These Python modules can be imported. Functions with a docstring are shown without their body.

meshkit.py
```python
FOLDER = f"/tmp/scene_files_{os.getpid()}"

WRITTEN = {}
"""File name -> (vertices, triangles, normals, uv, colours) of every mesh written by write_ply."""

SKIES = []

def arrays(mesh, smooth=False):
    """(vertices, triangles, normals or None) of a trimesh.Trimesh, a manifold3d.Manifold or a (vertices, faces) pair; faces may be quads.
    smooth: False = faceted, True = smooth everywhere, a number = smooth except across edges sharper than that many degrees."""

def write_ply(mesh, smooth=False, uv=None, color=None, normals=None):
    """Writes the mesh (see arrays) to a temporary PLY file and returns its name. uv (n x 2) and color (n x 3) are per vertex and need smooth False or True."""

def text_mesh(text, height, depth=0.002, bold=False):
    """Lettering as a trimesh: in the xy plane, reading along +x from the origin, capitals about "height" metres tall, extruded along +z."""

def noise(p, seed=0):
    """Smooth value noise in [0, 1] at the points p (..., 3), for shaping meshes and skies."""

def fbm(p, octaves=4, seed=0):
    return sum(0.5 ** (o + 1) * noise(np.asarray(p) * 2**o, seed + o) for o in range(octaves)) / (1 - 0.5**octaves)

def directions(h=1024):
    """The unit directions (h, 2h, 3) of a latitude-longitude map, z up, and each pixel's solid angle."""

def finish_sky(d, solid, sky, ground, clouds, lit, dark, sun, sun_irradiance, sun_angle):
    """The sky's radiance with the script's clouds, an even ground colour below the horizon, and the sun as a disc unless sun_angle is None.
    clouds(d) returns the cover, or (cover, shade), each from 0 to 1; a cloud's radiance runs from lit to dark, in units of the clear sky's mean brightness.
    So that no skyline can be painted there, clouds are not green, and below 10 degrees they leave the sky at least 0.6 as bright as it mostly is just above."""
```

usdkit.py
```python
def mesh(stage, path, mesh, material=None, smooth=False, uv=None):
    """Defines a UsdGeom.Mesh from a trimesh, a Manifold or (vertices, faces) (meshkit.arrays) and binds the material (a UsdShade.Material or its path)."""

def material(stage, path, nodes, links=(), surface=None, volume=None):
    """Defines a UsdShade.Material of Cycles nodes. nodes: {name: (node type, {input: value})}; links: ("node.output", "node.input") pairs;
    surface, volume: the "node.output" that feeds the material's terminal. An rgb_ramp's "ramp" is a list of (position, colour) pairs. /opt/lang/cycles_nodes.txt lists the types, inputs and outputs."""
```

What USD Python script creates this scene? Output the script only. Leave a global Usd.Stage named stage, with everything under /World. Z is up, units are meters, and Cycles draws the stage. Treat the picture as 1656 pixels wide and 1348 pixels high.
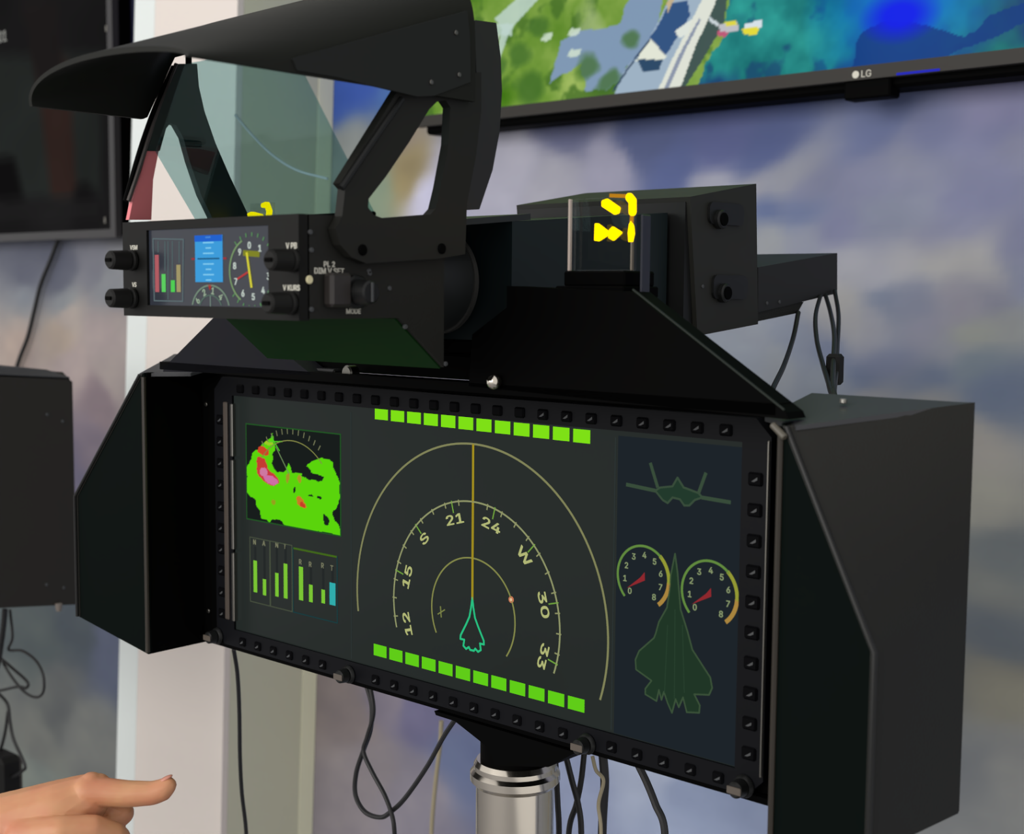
import math, numpy as np, trimesh, manifold3d as m3, usdkit, meshkit
from shapely.geometry import Polygon, LineString, Point, box as sbox
from shapely import affinity, union_all, contains_xy
from pxr import Usd, UsdGeom, UsdLux, UsdShade, Gf, Sdf, Vt

stage = Usd.Stage.CreateInMemory()
UsdGeom.SetStageUpAxis(stage, UsdGeom.Tokens.z)
UsdGeom.SetStageMetersPerUnit(stage, 1.0)
UsdGeom.Xform.Define(stage, '/World')
UsdGeom.Scope.Define(stage, '/World/Looks')

# ------------------------------------------------------------------ camera
FPX, YAW, PITCH, ROLL = 2216.15, -.7297, .0898, .0083
CAM = np.array([.7586, -.7698, 1.5073])
FW = np.array([math.sin(YAW) * math.cos(PITCH), math.cos(YAW) * math.cos(PITCH), -math.sin(PITCH)])
_r = np.cross(FW, [0, 0, 1]); _r /= np.linalg.norm(_r); _u = np.cross(_r, FW)
RT, UP = math.cos(ROLL) * _r + math.sin(ROLL) * _u, math.cos(ROLL) * _u - math.sin(ROLL) * _r
cam = UsdGeom.Camera.Define(stage, '/World/Camera')
M = Gf.Matrix4d(*[float(v) for v in (*RT, 0, *UP, 0, *(-FW), 0, *CAM, 1)])
cam.AddTransformOp().Set(M)
cam.CreateHorizontalApertureAttr(36.0)
cam.CreateVerticalApertureAttr(36.0 * 1348 / 1656)
cam.CreateFocalLengthAttr(36.0 * FPX / 1656)
cam.CreateClippingRangeAttr(Gf.Vec2f(.02, 60))
cam.CreateExposureAttr(0.0)
cam.CreateFStopAttr(9.0)
cam.CreateFocusDistanceAttr(1.08)

# ------------------------------------------------------------------ light of the hall
def lin(c):
    c = np.asarray(c, float) / 255
    return tuple(np.where(c <= .04045, c / 12.92, ((c + .055) / 1.055) ** 2.4))
dome = UsdLux.DomeLight.Define(stage, '/World/HallLight')
dome.CreateColorAttr(Gf.Vec3f(1.0, .98, .97)); dome.CreateIntensityAttr(.24)
def rect(name, loc, target, w, h, inten, col=(1, 1, 1)):
    l = UsdLux.RectLight.Define(stage, '/World/' + name)
    l.CreateWidthAttr(w); l.CreateHeightAttr(h); l.CreateIntensityAttr(inten); l.CreateColorAttr(Gf.Vec3f(*col))
    loc, target = np.array(loc, float), np.array(target, float)
    z = loc - target; z /= np.linalg.norm(z)
    x = np.cross([0, 1, 0] if abs(z[2]) > .9 else [0, 0, 1], z); x /= np.linalg.norm(x); y = np.cross(z, x)
    l.AddTransformOp().Set(Gf.Matrix4d(*[float(v) for v in (*x, 0, *y, 0, *z, 0, *loc, 1)]))
rect('HallLamps', (-.5, -4.2, 2.6), (-.5, .75, 1.1), 4.2, 2.2, 4.9, (1.0, .97, .93))

# ------------------------------------------------------------------ helpers
def ray(px, py): return FW + (px - 828) / FPX * RT - (py - 674) / FPX * UP
def on(px, py, axis, val):
    d = ray(px, py); return CAM + (val - CAM[axis]) / d[axis] * d
def dep(px, py, D): return CAM + ray(px, py) * D
def proj(p):
    q = np.asarray(p, float) - CAM; w = q @ FW
    return 828 + FPX * (q @ RT) / w, 674 - FPX * (q @ UP) / w

taken, base = {}, {'/World': np.zeros(3)}
def path_for(parent, name):
    k = (parent, name); n = taken.get(k, 0); taken[k] = n + 1
    return f'{parent}/{name}' + (f'_{n:03d}' if n else '')
def tag(o, label=None, cat=None, group=None, kind=None):
    for k, v in (('label', label), ('category', cat), ('group', group), ('kind', kind)):
        if v: o.SetCustomDataByKey(k, v)
    return o
def thing(name, loc, label, cat, group=None):
    p = path_for('/World', name)
    x = UsdGeom.Xform.Define(stage, p); x.AddTranslateOp().Set(Gf.Vec3d(*map(float, loc)))
    base[p] = np.array(loc, float)
    tag(x.GetPrim(), label, cat, group)
    return p
def obj(name, mesh, mat, parent='/World', smooth=30, label=None, colors=None, kind=None):
    if isinstance(mesh, list): mesh = trimesh.util.concatenate([tm(m) for m in mesh])
    mesh = tm(mesh).copy()
    p = path_for(parent, name); base[p] = base[parent]
    mesh.apply_translation(-base[parent])
    g = usdkit.mesh(stage, p, mesh, mat, smooth=False if colors is not None else smooth)
    if colors is not None:
        pv = UsdGeom.PrimvarsAPI(g).CreatePrimvar('paint', Sdf.ValueTypeNames.Color3fArray, 'vertex')
        pv.Set(Vt.Vec3fArray.FromNumpy(np.asarray(colors, np.float32)))
    tag(g.GetPrim(), label, kind=kind)
    return p
def tm(m):
    if isinstance(m, trimesh.Trimesh): return m
    if hasattr(m, 'to_mesh'):
        q = m.to_mesh(); return trimesh.Trimesh(np.array(q.vert_properties[:, :3], float), np.array(q.tri_verts), process=False)
    return trimesh.Trimesh(np.asarray(m[0], float), np.asarray(m[1]), process=False)
def hull(pts): return tm(m3.Manifold.hull_points(np.asarray(pts, np.float32)))
def bbox(x0, x1, y0, y1, z0, z1, c=.0015):
    P = []
    for sx in (0, 1):
        for sy in (0, 1):
            for sz in (0, 1):
                p = np.array([(x0, x1)[sx], (y0, y1)[sy], (z0, z1)[sz]], float); d = np.array([1 - 2 * sx, 1 - 2 * sy, 1 - 2 * sz]) * c
                for k in range(3):
                    q = p + d; q[k] = p[k]; P.append(q)
    return hull(P)
def cyl(p0, p1, r, r1=None, n=24):
    p0, p1 = np.array(p0, float), np.array(p1, float); a = p1 - p0; L = np.linalg.norm(a); a /= L
    x = np.cross(a, [0, 0, 1] if abs(a[2]) < .9 else [1, 0, 0]); x /= np.linalg.norm(x); y = np.cross(a, x)
    t = np.linspace(0, 2 * np.pi, n, endpoint=False); ring = np.cos(t)[:, None] * x + np.sin(t)[:, None] * y
    r1 = r if r1 is None else r1; c = min(.0012, r * .2, L * .3)
    P = [p0 + ring * (r - c), p0 + a * c + ring * r, p1 - a * c + ring * r1, p1 + ring * (r1 - c)]
    return hull(np.vstack(P))
def lathe(prof, c, n=40):
    m = trimesh.creation.revolve(np.array(prof), sections=n); m.apply_translation(c); return m
def spline(pts, n=14):
    P = np.array(pts, float); out = []
    Q = np.vstack([2 * P[0] - P[1], P, 2 * P[-1] - P[-2]])
    for i in range(1, len(Q) - 2):
        t = np.linspace(0, 1, n, endpoint=False)[:, None]; a, b, c, d = Q[i - 1:i + 3]
        out.append(.5 * (2 * b + (c - a) * t + (2 * a - 5 * b + 4 * c - d) * t ** 2 + (3 * b - a - 3 * c + d) * t ** 3))
    return np.vstack(out + [P[-1:]])
def tube(pts, r, k=8, sm=True):
    P = spline(pts) if sm else np.array(pts, float)
    V, Fc = [], []
    n = None
    for i, p in enumerate(P):
        t = P[min(i + 1, len(P) - 1)] - P[max(i - 1, 0)]; t /= np.linalg.norm(t) + 1e-12
        if n is None: n = np.cross(t, [.3, .5, .8])
        n = n - t * (n @ t); n /= np.linalg.norm(n) + 1e-12; b = np.cross(t, n)
        a = np.linspace(0, 2 * np.pi, k, endpoint=False)
        V.append(p + r * (np.cos(a)[:, None] * n + np.sin(a)[:, None] * b))
    V = np.vstack(V)
    for i in range(len(P) - 1):
        for j in range(k):
            a, b = i * k + j, i * k + (j + 1) % k
            Fc += [[a, b, b + k], [a, b + k, a + k]]
    e = (len(P) - 1) * k
    for j in range(1, k - 1): Fc += [[0, j + 1, j], [e, e + j, e + j + 1]]
    return trimesh.Trimesh(V, Fc, process=False)
def sheet(A, B, flip=False):     # a closed shell between two grids of points
    n, m = A.shape[:2]; V = np.vstack([A.reshape(-1, 3), B.reshape(-1, 3)]); N = n * m; F_ = []
    def quad(a, b, c, d, f): F_.extend([[a, c, b], [a, d, c]] if f else [[a, b, c], [a, c, d]])
    for j in range(n - 1):
        for i in range(m - 1):
            a = j * m + i; quad(a, a + 1, a + m + 1, a + m, flip); quad(N + a, N + a + 1, N + a + m + 1, N + a + m, not flip)
    for i in range(m - 1):
        quad(i, i + 1, N + i + 1, N + i, not flip); a = (n - 1) * m + i; quad(a, a + 1, N + a + 1, N + a, flip)
    for j in range(n - 1):
        a = j * m; quad(a, a + m, N + a + m, N + a, flip); a = j * m + m - 1; quad(a, a + m, N + a + m, N + a, not flip)
    return trimesh.Trimesh(V, F_, process=False)
def ext(shape, d):
    return trimesh.util.concatenate([trimesh.creation.extrude_polygon(g, d, engine='earcut') for g in getattr(shape, 'geoms', [shape]) if g.area > 1e-10])
def front(shape, y, d):          # a plan in x,z; front face at y, body behind it (towards +y)
    m = ext(shape, d); v = m.vertices
    m.vertices = np.stack([v[:, 0], y + d - v[:, 2], v[:, 1]], 1); return m
def side(shape, x, d):           # a plan in y,z; spans x .. x+d
    m = ext(shape, d); v = m.vertices
    m.vertices = np.stack([x + v[:, 2], v[:, 0], v[:, 1]], 1); return m
def syz(px, x): return Polygon([tuple(on(a, b, 0, x)[1:]) for a, b in px])
def sxz(px, y): return [(on(a, b, 1, y)[0], on(a, b, 1, y)[2]) for a, b in px]
def rnd(shape, r): return shape.buffer(-r).buffer(2 * r).buffer(-r)

# ------------------------------------------------------------------ materials
def mat(name, nodes, links, surface): return usdkit.material(stage, '/World/Looks/' + name, nodes, links, surface)
def plain(name, c, rough=.5, metal=0, spec=.5, bump=0, scale=600):
    nodes = {'p': ('principled_bsdf', {'base_color': lin(c), 'roughness': rough, 'metallic': metal, 'specular_ior_level': spec})}
    links = []
    if bump:
        nodes |= {'g': ('geometry', {}), 'n': ('noise_texture', {'scale': scale, 'detail': 2}), 'b': ('bump', {'strength': bump, 'distance': .001})}
        links += [('g.position', 'n.vector'), ('n.fac', 'b.height'), ('b.normal', 'p.normal')]
    return mat(name, nodes, links, 'p.BSDF')
def emis(name, c, s=1.0):
    return mat(name, {'e': ('emission', {'color': lin(c), 'strength': s})}, [], 'e.emission')
POWDER = plain('powder_black', (29, 29, 26), .6, spec=.25, bump=.25, scale=900)
SATIN = plain('satin_black', (21, 22, 22), .42, spec=.3)
DEEP = plain('deep_black', (4, 4, 4), .65, spec=.03)
TEALBLK = plain('anodised_black', (5, 12, 10), .6, spec=.04)
GREENGLOW = plain('green_screen_glow', (13, 44, 15), .5, spec=.1)  # green glow of the screen put into the base colour
REDREFL = plain('red_reflection', (222, 122, 128), .6)  # red reflection on the arm painted as a matte colour
BRIGHT = plain('bright_metal', (150, 148, 142), .3, 1)
CHROME = plain('brushed_steel', (222, 214, 200), .16, 1)
SCREW = plain('screw_steel', (120, 118, 112), .35, 1)
TUBEM = plain('tube_black', (33, 36, 36), .45, spec=.4)
RUBBER = plain('black_rubber', (22, 22, 21), .6, spec=.2)
WHITEINK = plain('white_ink', (205, 203, 190), .6)
DIMINK = plain('dim_ink', (62, 64, 66), .6)
TVB = plain('tv_bezel', (50, 48, 45), .5, spec=.2)
WIREG = plain('beige_wire', (150, 140, 115), .6)
NBP = plain('neighbour_black', (42, 39, 35), .55, spec=.3)

# ------------------------------------------------------------------ structure: floor, mural wall, pillar
YW = .75
def grid(x0, x1, z0, z1, nx, nz, y, zs=None):
    X, Z = np.meshgrid(np.linspace(x0, x1, nx), np.linspace(z0, z1, nz) if zs is None else zs)
    V = np.stack([X.ravel(), np.full(X.size, y), Z.ravel()], 1)
    i = np.arange(nx * nz).reshape(nz, nx); a, b, c, d = i[:-1, :-1].ravel(), i[:-1, 1:].ravel(), i[1:, 1:].ravel(), i[1:, :-1].ravel()
    return trimesh.Trimesh(V, np.vstack([np.stack([a, b, c], 1), np.stack([a, c, d], 1)]), process=False)
PAINT = mat('mural_print', {'a': ('attribute', {'attribute': 'paint'}), 'p': ('principled_bsdf', {'roughness': .55, 'specular_ior_level': .3})},
            [('a.color', 'p.base_color')], 'p.BSDF')
# the sky print: print colours at wall places (x, z), some carrying glass reflections
MUR = [((830,240),(150,150,165)),
((900,262),(146,146,158)),
((980,270),(135,135,155)),
((1050,225),(66,76,114)),
((920,215),(84,88,118)),
((1180,225),(74,82,126)),
((1180,290),(138,140,155)),
((1600,200),(118,118,150)),
((1100,265),(70,82,126)),
((1200,572),(124,132,144)),
((1600,710),(146,144,140)),
((1600,800),(146,146,138)),
((1630,900),(106,113,116)),
((1600,950),(112,116,116)),
((1610,1020),(96,104,112)),
((1620,1120),(122,121,112)),
((1560,1220),(112,116,120)),
((1640,1220),(126,128,128)),
((560,1150),(122,113,114)),
((600,1240),(126,120,126)),
((640,1130),(122,116,130)),
((690,1165),(98,96,126)),
((740,1230),(88,98,130)),
((680,1270),(122,118,130)),
((900,1260),(130,140,168)),
((1050,1250),(150,160,182)),
((1120,1290),(128,140,168)),
((800,1000),(110,112,135)),
((1000,800),(120,125,140)),
((600,700),(120,118,125)),
((900,600),(120,122,140)),
((160,650),(122,108,116)),
((150,720),(112,102,116)),
((120,770),(98,94,116)),
((60,800),(80,82,95)),
((50,1010),(72,82,84)),
((120,1010),(64,74,82)),
((165,1050),(76,84,106)),
((100,1130),(90,94,94)),
((60,1200),(106,109,106)),
((150,1190),(110,113,111)),
((60,1270),(114,122,118)),
((195,1000),(78,86,108)),
((195,250),(78,78,80)),
((200,40),(40,42,70)),
((175,330),(70,70,76)),
((560,150),(44,74,150)),  # blue and tan here: combiner glass reflection and tint painted into the mural
((620,180),(58,92,150)),
((570,250),(122,128,128)),
((630,235),(122,112,100)),
((650,300),(130,118,86)),
((700,330),(172,172,196)),
((600,330),(110,125,110)),
((740,300),(150,150,170)),
((800,300),(152,152,168)),
((1240,240),(66,78,122)),
((1400,215),(88,98,136)),
((1500,230),(100,106,140)),
((1600,230),(104,108,140)),
((1300,285),(126,129,141)),
((1250,290),(128,130,142)),
((1340,300),(112,116,140)),
((1270,330),(78,92,130)),
((1330,335),(88,100,134)),
((1265,380),(130,134,141)),
((1330,385),(120,125,142)),
((1480,260),(118,122,142)),
((1420,300),(110,114,140)),
((1640,270),(116,119,142)),
((1450,360),(114,120,140)),
((1560,335),(104,108,138)),
((1640,350),(108,112,138)),
((1400,375),(104,108,138)),
((1540,385),(106,110,138)),
((1630,400),(106,110,136)),
((1560,430),(147,147,147)),
((1590,432),(146,146,146)),
((1530,445),(146,146,147)),
((1480,440),(142,143,150)),
((1400,440),(138,140,150)),
((1440,455),(136,138,150)),
((1640,450),(106,112,134)),
((1550,405),(132,133,142)),
((1385,500),(142,142,142)),
((1400,520),(138,139,143)),
((1440,528),(130,132,142)),
((1455,492),(98,108,130)),
((1500,485),(106,112,132)),
((1560,490),(122,121,134)),
((1600,478),(112,114,130)),
((1590,525),(130,134,128)),
((1640,510),(122,126,128)),
((1455,560),(98,106,130)),
((1520,520),(114,116,134)),
((1560,548),(118,122,134)),
((1610,580),(100,112,124)),
((1430,600),(88,100,125)),
((1540,605),(92,104,127)),
((1300,560),(110,118,135)),
((1210,560),(116,122,135)),
((1260,600),(122,128,136)),
((1440,632),(122,124,128)),
((1540,638),(124,126,128)),
((1640,620),(92,104,126)),
((1380,560),(96,106,130)),
((1370,610),(112,120,132)),
((30,430),(88,92,108)),
((90,438),(86,90,106)),
((150,425),(112,114,126)),
((180,470),(130,134,140)),
((100,490),(125,130,136)),
((30,485),(118,124,134)),
((190,500),(128,132,138)),
((30,505),(124,128,134)),
((30,522),(158,146,140)),
((110,520),(156,146,142)),
((190,522),(154,144,142)),
((30,550),(162,146,138)),
((100,550),(160,146,134)),
((170,550),(155,143,143)),
((120,592),(155,142,142)),
((180,605),(152,142,140))]
WP = np.array([on(a, b, 1, YW)[[0, 2]] for (a, b), _ in MUR]); WC = np.array([c for _, c in MUR], float)
def mural(x, z):
    p = np.stack([x, z], 1)
    q = np.stack([x * 5, z * 9, np.zeros_like(x)], 1)
    w = np.stack([meshkit.fbm(q + 7.3, 4, 1) - .5, meshkit.fbm(q + 31.1, 4, 2) - .5], 1) * [.16, .07]
    d2 = ((p[:, None] + w[:, None] - WP[None]) * [1.0, 1.25]) ** 2
    k = 1 / (d2.sum(2) + .0005) ** 2.6
    c = (k[..., None] * WC[None]).sum(1) / k.sum(1)[:, None]
    f = meshkit.fbm(np.stack([x * 11, z * 17, np.ones_like(x)], 1), 5, 5)[:, None] - .5
    c = c * (1 + .16 * f) + f * np.array([8, 7, 0])
    return np.clip(c, 8, 250)
ILL = .78          # brightness of a white surface hung on this wall
def srgb2lin(c):
    c = c / 255; return np.where(c <= .04045, c / 12.92, ((c + .055) / 1.055) ** 2.4)
def wall_piece(name, x0, x1, z0, z1, label):
    nx, nz = int((x1 - x0) / .010) + 1, int((z1 - z0) / .010) + 1
    g = grid(x0, x1, z0, z1, nx, nz, YW)
    col = np.clip(srgb2lin(mural(g.vertices[:, 0], g.vertices[:, 2])) / np.interp(g.vertices[:, 0], [-1.6, -1.1], [.95, ILL])[:, None], 0, .9)  # print darkened towards the left, where the lamp light falls brighter
    back = bbox(x0, x1, YW + .001, YW + .08, z0, z1, .001)
    n = len(back.vertices)
    o = obj(name, [g, back], PAINT, colors=np.vstack([col, np.full((n, 3), .3)]))
    tag(stage.GetPrimAtPath(o), label, kind='structure'); return o
wall_piece('wall_back', -4.0, 2.2, 0, 3.2, 'wall covered with a printed mural of blue sky and clouds')
FLOORM = mat('carpet', {'g': ('geometry', {}), 'n': ('noise_texture', {'scale': 120, 'detail': 3}), 'r': ('rgb_ramp', {'ramp': [(0, (.20, .20, .21)), (1, (.30, .30, .31))]}),
             'p': ('principled_bsdf', {'roughness': .9})}, [('g.position', 'n.vector'), ('n.fac', 'r.fac'), ('r.color', 'p.base_color')], 'p.BSDF')
tag(stage.GetPrimAtPath(obj('floor', bbox(-4, 2.2, -4, YW + .08, -.05, 0), FLOORM)), 'light grey hall carpet', kind='structure')
PILW = plain('pillar_white', (222, 213, 206), .6)
PILB = plain('pillar_sheen', (222, 229, 227), .5)
PILS = plain('pillar_side', (203, 203, 180), .6)
PILT = plain('pillar_trim', (232, 232, 204), .6)
pyf = .556
pil = path_for('/World', 'wall_pillar'); UsdGeom.Xform.Define(stage, pil); base[pil] = np.zeros(3)
tag(stage.GetPrimAtPath(pil), 'white square pillar with a grey-green side, standing against the mural wall', kind='structure')
def edge_x(pa, pb, y):           # the pillar leans a little: x of an upright edge at the floor and at 3.2 m
    A, B = on(*pa, 1, y), on(*pb, 1, y); k = (A[0] - B[0]) / (A[2] - B[2])
    return [B[0] + k * (z - B[2]) for z in (0, 3.2)]
eL, eR, eB = edge_x((218, 10), (188, 1250), pyf), edge_x((384, 20), (359, 1250), pyf), edge_x((540, 130), (507, 1280), YW)
def slab(x0, x1, y0, y1, X0=None, X1=None):
    return hull([(x, y, z) for z, a_, b_ in ((0, x0[0], x1[0]), (3.2, x0[1], x1[1])) for x in (a_, b_) for y in (y0, y1)])
eS = [v + .060 for v in eL]
obj('front_panel', slab(eS, eR, pyf, pyf + .012), PILW, pil)
obj('corner_sheen', slab(eL, [v - .0005 for v in eS], pyf, pyf + .012), PILB, pil)  # bluish reflected light on the corner, painted as a strip of its own
yk = YW - .032; eK = [r + (b_ - r) * (yk - pyf) / (YW - pyf) for r, b_ in zip(eR, eB)]
def sidepiece(Ea, ya, Eb, yb): return hull([(x + d, y, z) for z, a_, b_ in ((0, Ea[0], Eb[0]), (3.2, Ea[1], Eb[1])) for x, y in ((a_, ya), (b_, yb)) for d in (0, -.01)])
obj('side_panel', sidepiece(eR, pyf + .0125, eK, yk), PILS, pil)
obj('side_trim', sidepiece([v + .001 for v in eK], yk + .0005, [v + .001 for v in eB], YW - .001), PILT, pil)
obj('core', slab([v + .001 for v in eL], [v - .012 for v in eR], pyf + .0125, YW - .001), PILW, pil)

# ------------------------------------------------------------------ televisions
SCREENM = mat('picture_and_reflection', {'a': ('attribute', {'attribute': 'paint'}), 'e': ('emission', {'strength': 1.0}), 'g': ('glossy_bsdf', {'color': (.002, .002, .002), 'roughness': .1}), 's': ('add_closure', {})},
              [('a.color', 'e.color'), ('e.emission', 's.closure1'), ('g.BSDF', 's.closure2')], 's.closure')
yt = YW - .07
tv = thing('television', (-.01, YW, 1.755), 'large wall television at the top right showing an aerial view of coast and sea', 'television')
tx0, tx1, tz0, tz1 = -.738, .718, 1.7535, 2.585
zs0 = 1.7685
obj('casing', bbox(tx0 + .01, tx1 - .01, yt + .012, YW - .012, tz0 - .011, tz1 - .006, .004), DEEP, tv)
fr = sbox(tx0, tz0, tx1, tz1).difference(sbox(tx0 + .011, zs0 + .0005, tx1 - .011, tz1 - .011))
obj('bezel', front(fr, yt, .014), TVB, tv)
obj('wall_bracket', bbox(-.3, .3, YW - .012, YW - .0005, 2.0, 2.35, .002), DEEP, tv)
a = on(1375, 160, 1, yt + .02); b = on(1450, 140, 1, yt + .02)
obj('sensor_box', bbox(a[0], b[0], yt + .004, yt + .03, tz0 - .021, tz0 + .004, .002), DEEP, tv)
lg = on(1378, 126, 1, yt)
t = meshkit.text_mesh('LG', .0075, .0006); v = t.vertices; t.vertices = np.stack([v[:, 0], -v[:, 2], v[:, 1]], 1); t.apply_translation((lg[0] + .011, yt - .0001, tz0 + .0025))
ring = Point(lg[0] + .0045, tz0 + .0062).buffer(.0042)
obj('maker_mark', [t, front(ring, yt - .0006, .0006)], WHITEINK, tv)
l0, l1 = on(1450, 120, 1, yt), on(1520, 112, 1, yt)
obj('standby_light', bbox(l0[0], l1[0], yt - .001, yt + .001, tz0 + .0005, tz0 + .003, .0003), emis('blue_led', (40, 45, 190)), tv)
sx0, sx1, sz1 = tx0 + .011, tx1 - .011, 2.575
g = grid(sx0, sx1, zs0, sz1, 700, 190, yt + .004, np.concatenate([np.linspace(zs0, zs0 + .24, 130, endpoint=False), np.linspace(zs0 + .24, sz1, 60)]))
def aerial(x, z):
    q = np.stack([x * 14, z * 14, np.zeros_like(x)], 1); n1 = meshkit.fbm(q, 5, 11); n2 = meshkit.fbm(q * 2.3 + 9, 4, 12); n3 = meshkit.fbm(q * .7 + 40, 4, 13)
    def P(px): return Polygon(sxz(px, yt + .004))
    wx, wz = x + (n2 - .5) * .03, z + (n1 - .5) * .02
    def inside(px): return contains_xy(P(px), wx, wz)
    def exact(px): return contains_xy(P(px), x, z)
    def mix(c, m, col, k=1.0):
        m = np.asarray(m, float)[:, None] * k; return c * (1 - m) + np.asarray(col, float) * m
    fields = np.array([122, 158, 66.]) + (n1[:, None] - .5) * np.array([150, 110, 120])
    fields = mix(fields, np.clip((n2 - .56) * 9, 0, 1), (70, 110, 40), .8)
    fields = mix(fields, np.clip((.40 - n3) * 8, 0, 1), (165, 185, 130), .7)
    c = fields
    water = [(895, 135), (905, 70), (935, 55), (1000, 40), (1030, -40), (1090, -60), (1060, 40), (1020, 110), (990, 150), (950, 142), (930, 100)]
    c = mix(c, inside(water), (128, 152, 180))
    for r in ([(800, 30), (900, -60), (925, -60), (825, 48), (805, 105), (797, 105), (812, 48)], [(782, 40), (830, 38), (828, 58), (782, 55)]):
        c = mix(c, exact(r), (190, 212, 205), .85)
    for cx, cy, ra in ((928, 52, 11), (928, 86, 12), (884, 60, 10), (800, 62, 8)):
        e = [(cx - ra, cy + 5), (cx - 4, cy - 6), (cx + ra, cy - 7), (cx + ra - 3, cy + 3), (cx, cy + 7)]
        c = mix(c, exact(e), (205, 222, 205), .9)
    for cx, cy, ra in ((870, 45, 14), (838, 90, 16), (945, 105, 16), (855, 145, 22), (800, 110, 14), (985, 135, 14), (1020, 65, 12)):
        p = on(cx, cy, 1, yt + .004); d = ((wx - p[0]) / (ra * 1.2)) ** 2 + ((wz - p[2]) / ra) ** 2
        c = mix(c, np.clip(1.4 - d / (.0011 ** 2) * 1.0, 0, 1), (62, 105, 42), .7)
    # the shore: sea wall, terrace, roofs
    sea = [(1105, 200), (1125, 140), (1170, 50), (1200, -80), (2200, -200), (2200, 400), (1105, 400)]
    deep = np.array([34, 128, 126.]) + (n1[:, None] - .5) * np.array([70, 150, 120])
    px, py = proj(np.stack([x, np.full_like(x, yt + .004), z], 1).T.reshape(3, -1).T) if False else (None, None)
    u = (x - on(1140, 100, 1, yt)[0]) / (on(1640, 60, 1, yt)[0] - on(1140, 100, 1, yt)[0])
    deep = mix(deep, np.clip((n3 - .50) * 9, 0, 1), (30, 62, 120), .75)
    deep = mix(deep, np.clip((n2 - .60) * 9, 0, 1), (28, 70, 112), .7)
    bl = on(1455, 25, 1, yt + .004); d = np.hypot((wx - bl[0]) / .085, (wz - bl[2] - .03) / .10)
    deep = mix(deep, np.clip(1.5 - d, 0, 1), (0, 110, 205), .8)
    sh = [(1355, 150), (1385, 60), (1420, 38), (1500, 40), (1560, 60), (1590, 30), (1656, 10), (1656, 40), (1590, 70), (1540, 90), (1450, 110), (1380, 140)]
    deep = mix(deep, inside(sh), (12, 58, 128), .85)
    d = np.hypot((x - bl[0]) / .035, (z - bl[2]) / .022); deep = mix(deep, np.clip(1.5 - d, 0, 1), (0, 22, 235), .95)
    m = inside(sea); c = np.where(m[:, None], deep, c)
    c = mix(c, exact([(1085, 150), (1110, 85), (1150, -20), (1185, -60), (1170, 40), (1128, 110), (1105, 145)]), (60, 78, 84), .9)
    c = mix(c, exact([(990, 160), (1012, 110), (1040, 80), (1065, 35), (1080, 0), (1100, -40), (1165, -50), (1150, 0), (1125, 70), (1095, 142), (1060, 160)]), (158, 178, 196))
    c = mix(c, exact([(1062, 150), (1085, 100), (1110, 50), (1135, 0), (1165, -50), (1180, -50), (1150, 20), (1125, 75), (1098, 148)]), (222, 226, 214))
    c = mix(c, exact([(1072, 148), (1100, 85), (1130, 30), (1133, 33), (1105, 88), (1080, 146)]), (140, 150, 170))
    for e, col in (([(1030, 92), (1065, 40), (1082, 5), (1112, 0), (1116, 25), (1095, 60), (1078, 88)], (52, 84, 130)), ([(1028, 98), (1052, 62), (1078, 92), (1070, 98)], (226, 230, 214)),
                   ([(1092, 50), (1118, 32), (1112, 55), (1098, 62)], (222, 228, 220)), ([(1030, 95), (1072, 97), (1066, 112), (1040, 116)], (46, 74, 104)),
                   ([(1018, 105), (1050, 62), (1052, 66), (1022, 104), (995, 145), (988, 150)], (50, 70, 96)), ([(1078, 5), (1100, -20), (1080, 20)], (196, 176, 140))):
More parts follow.
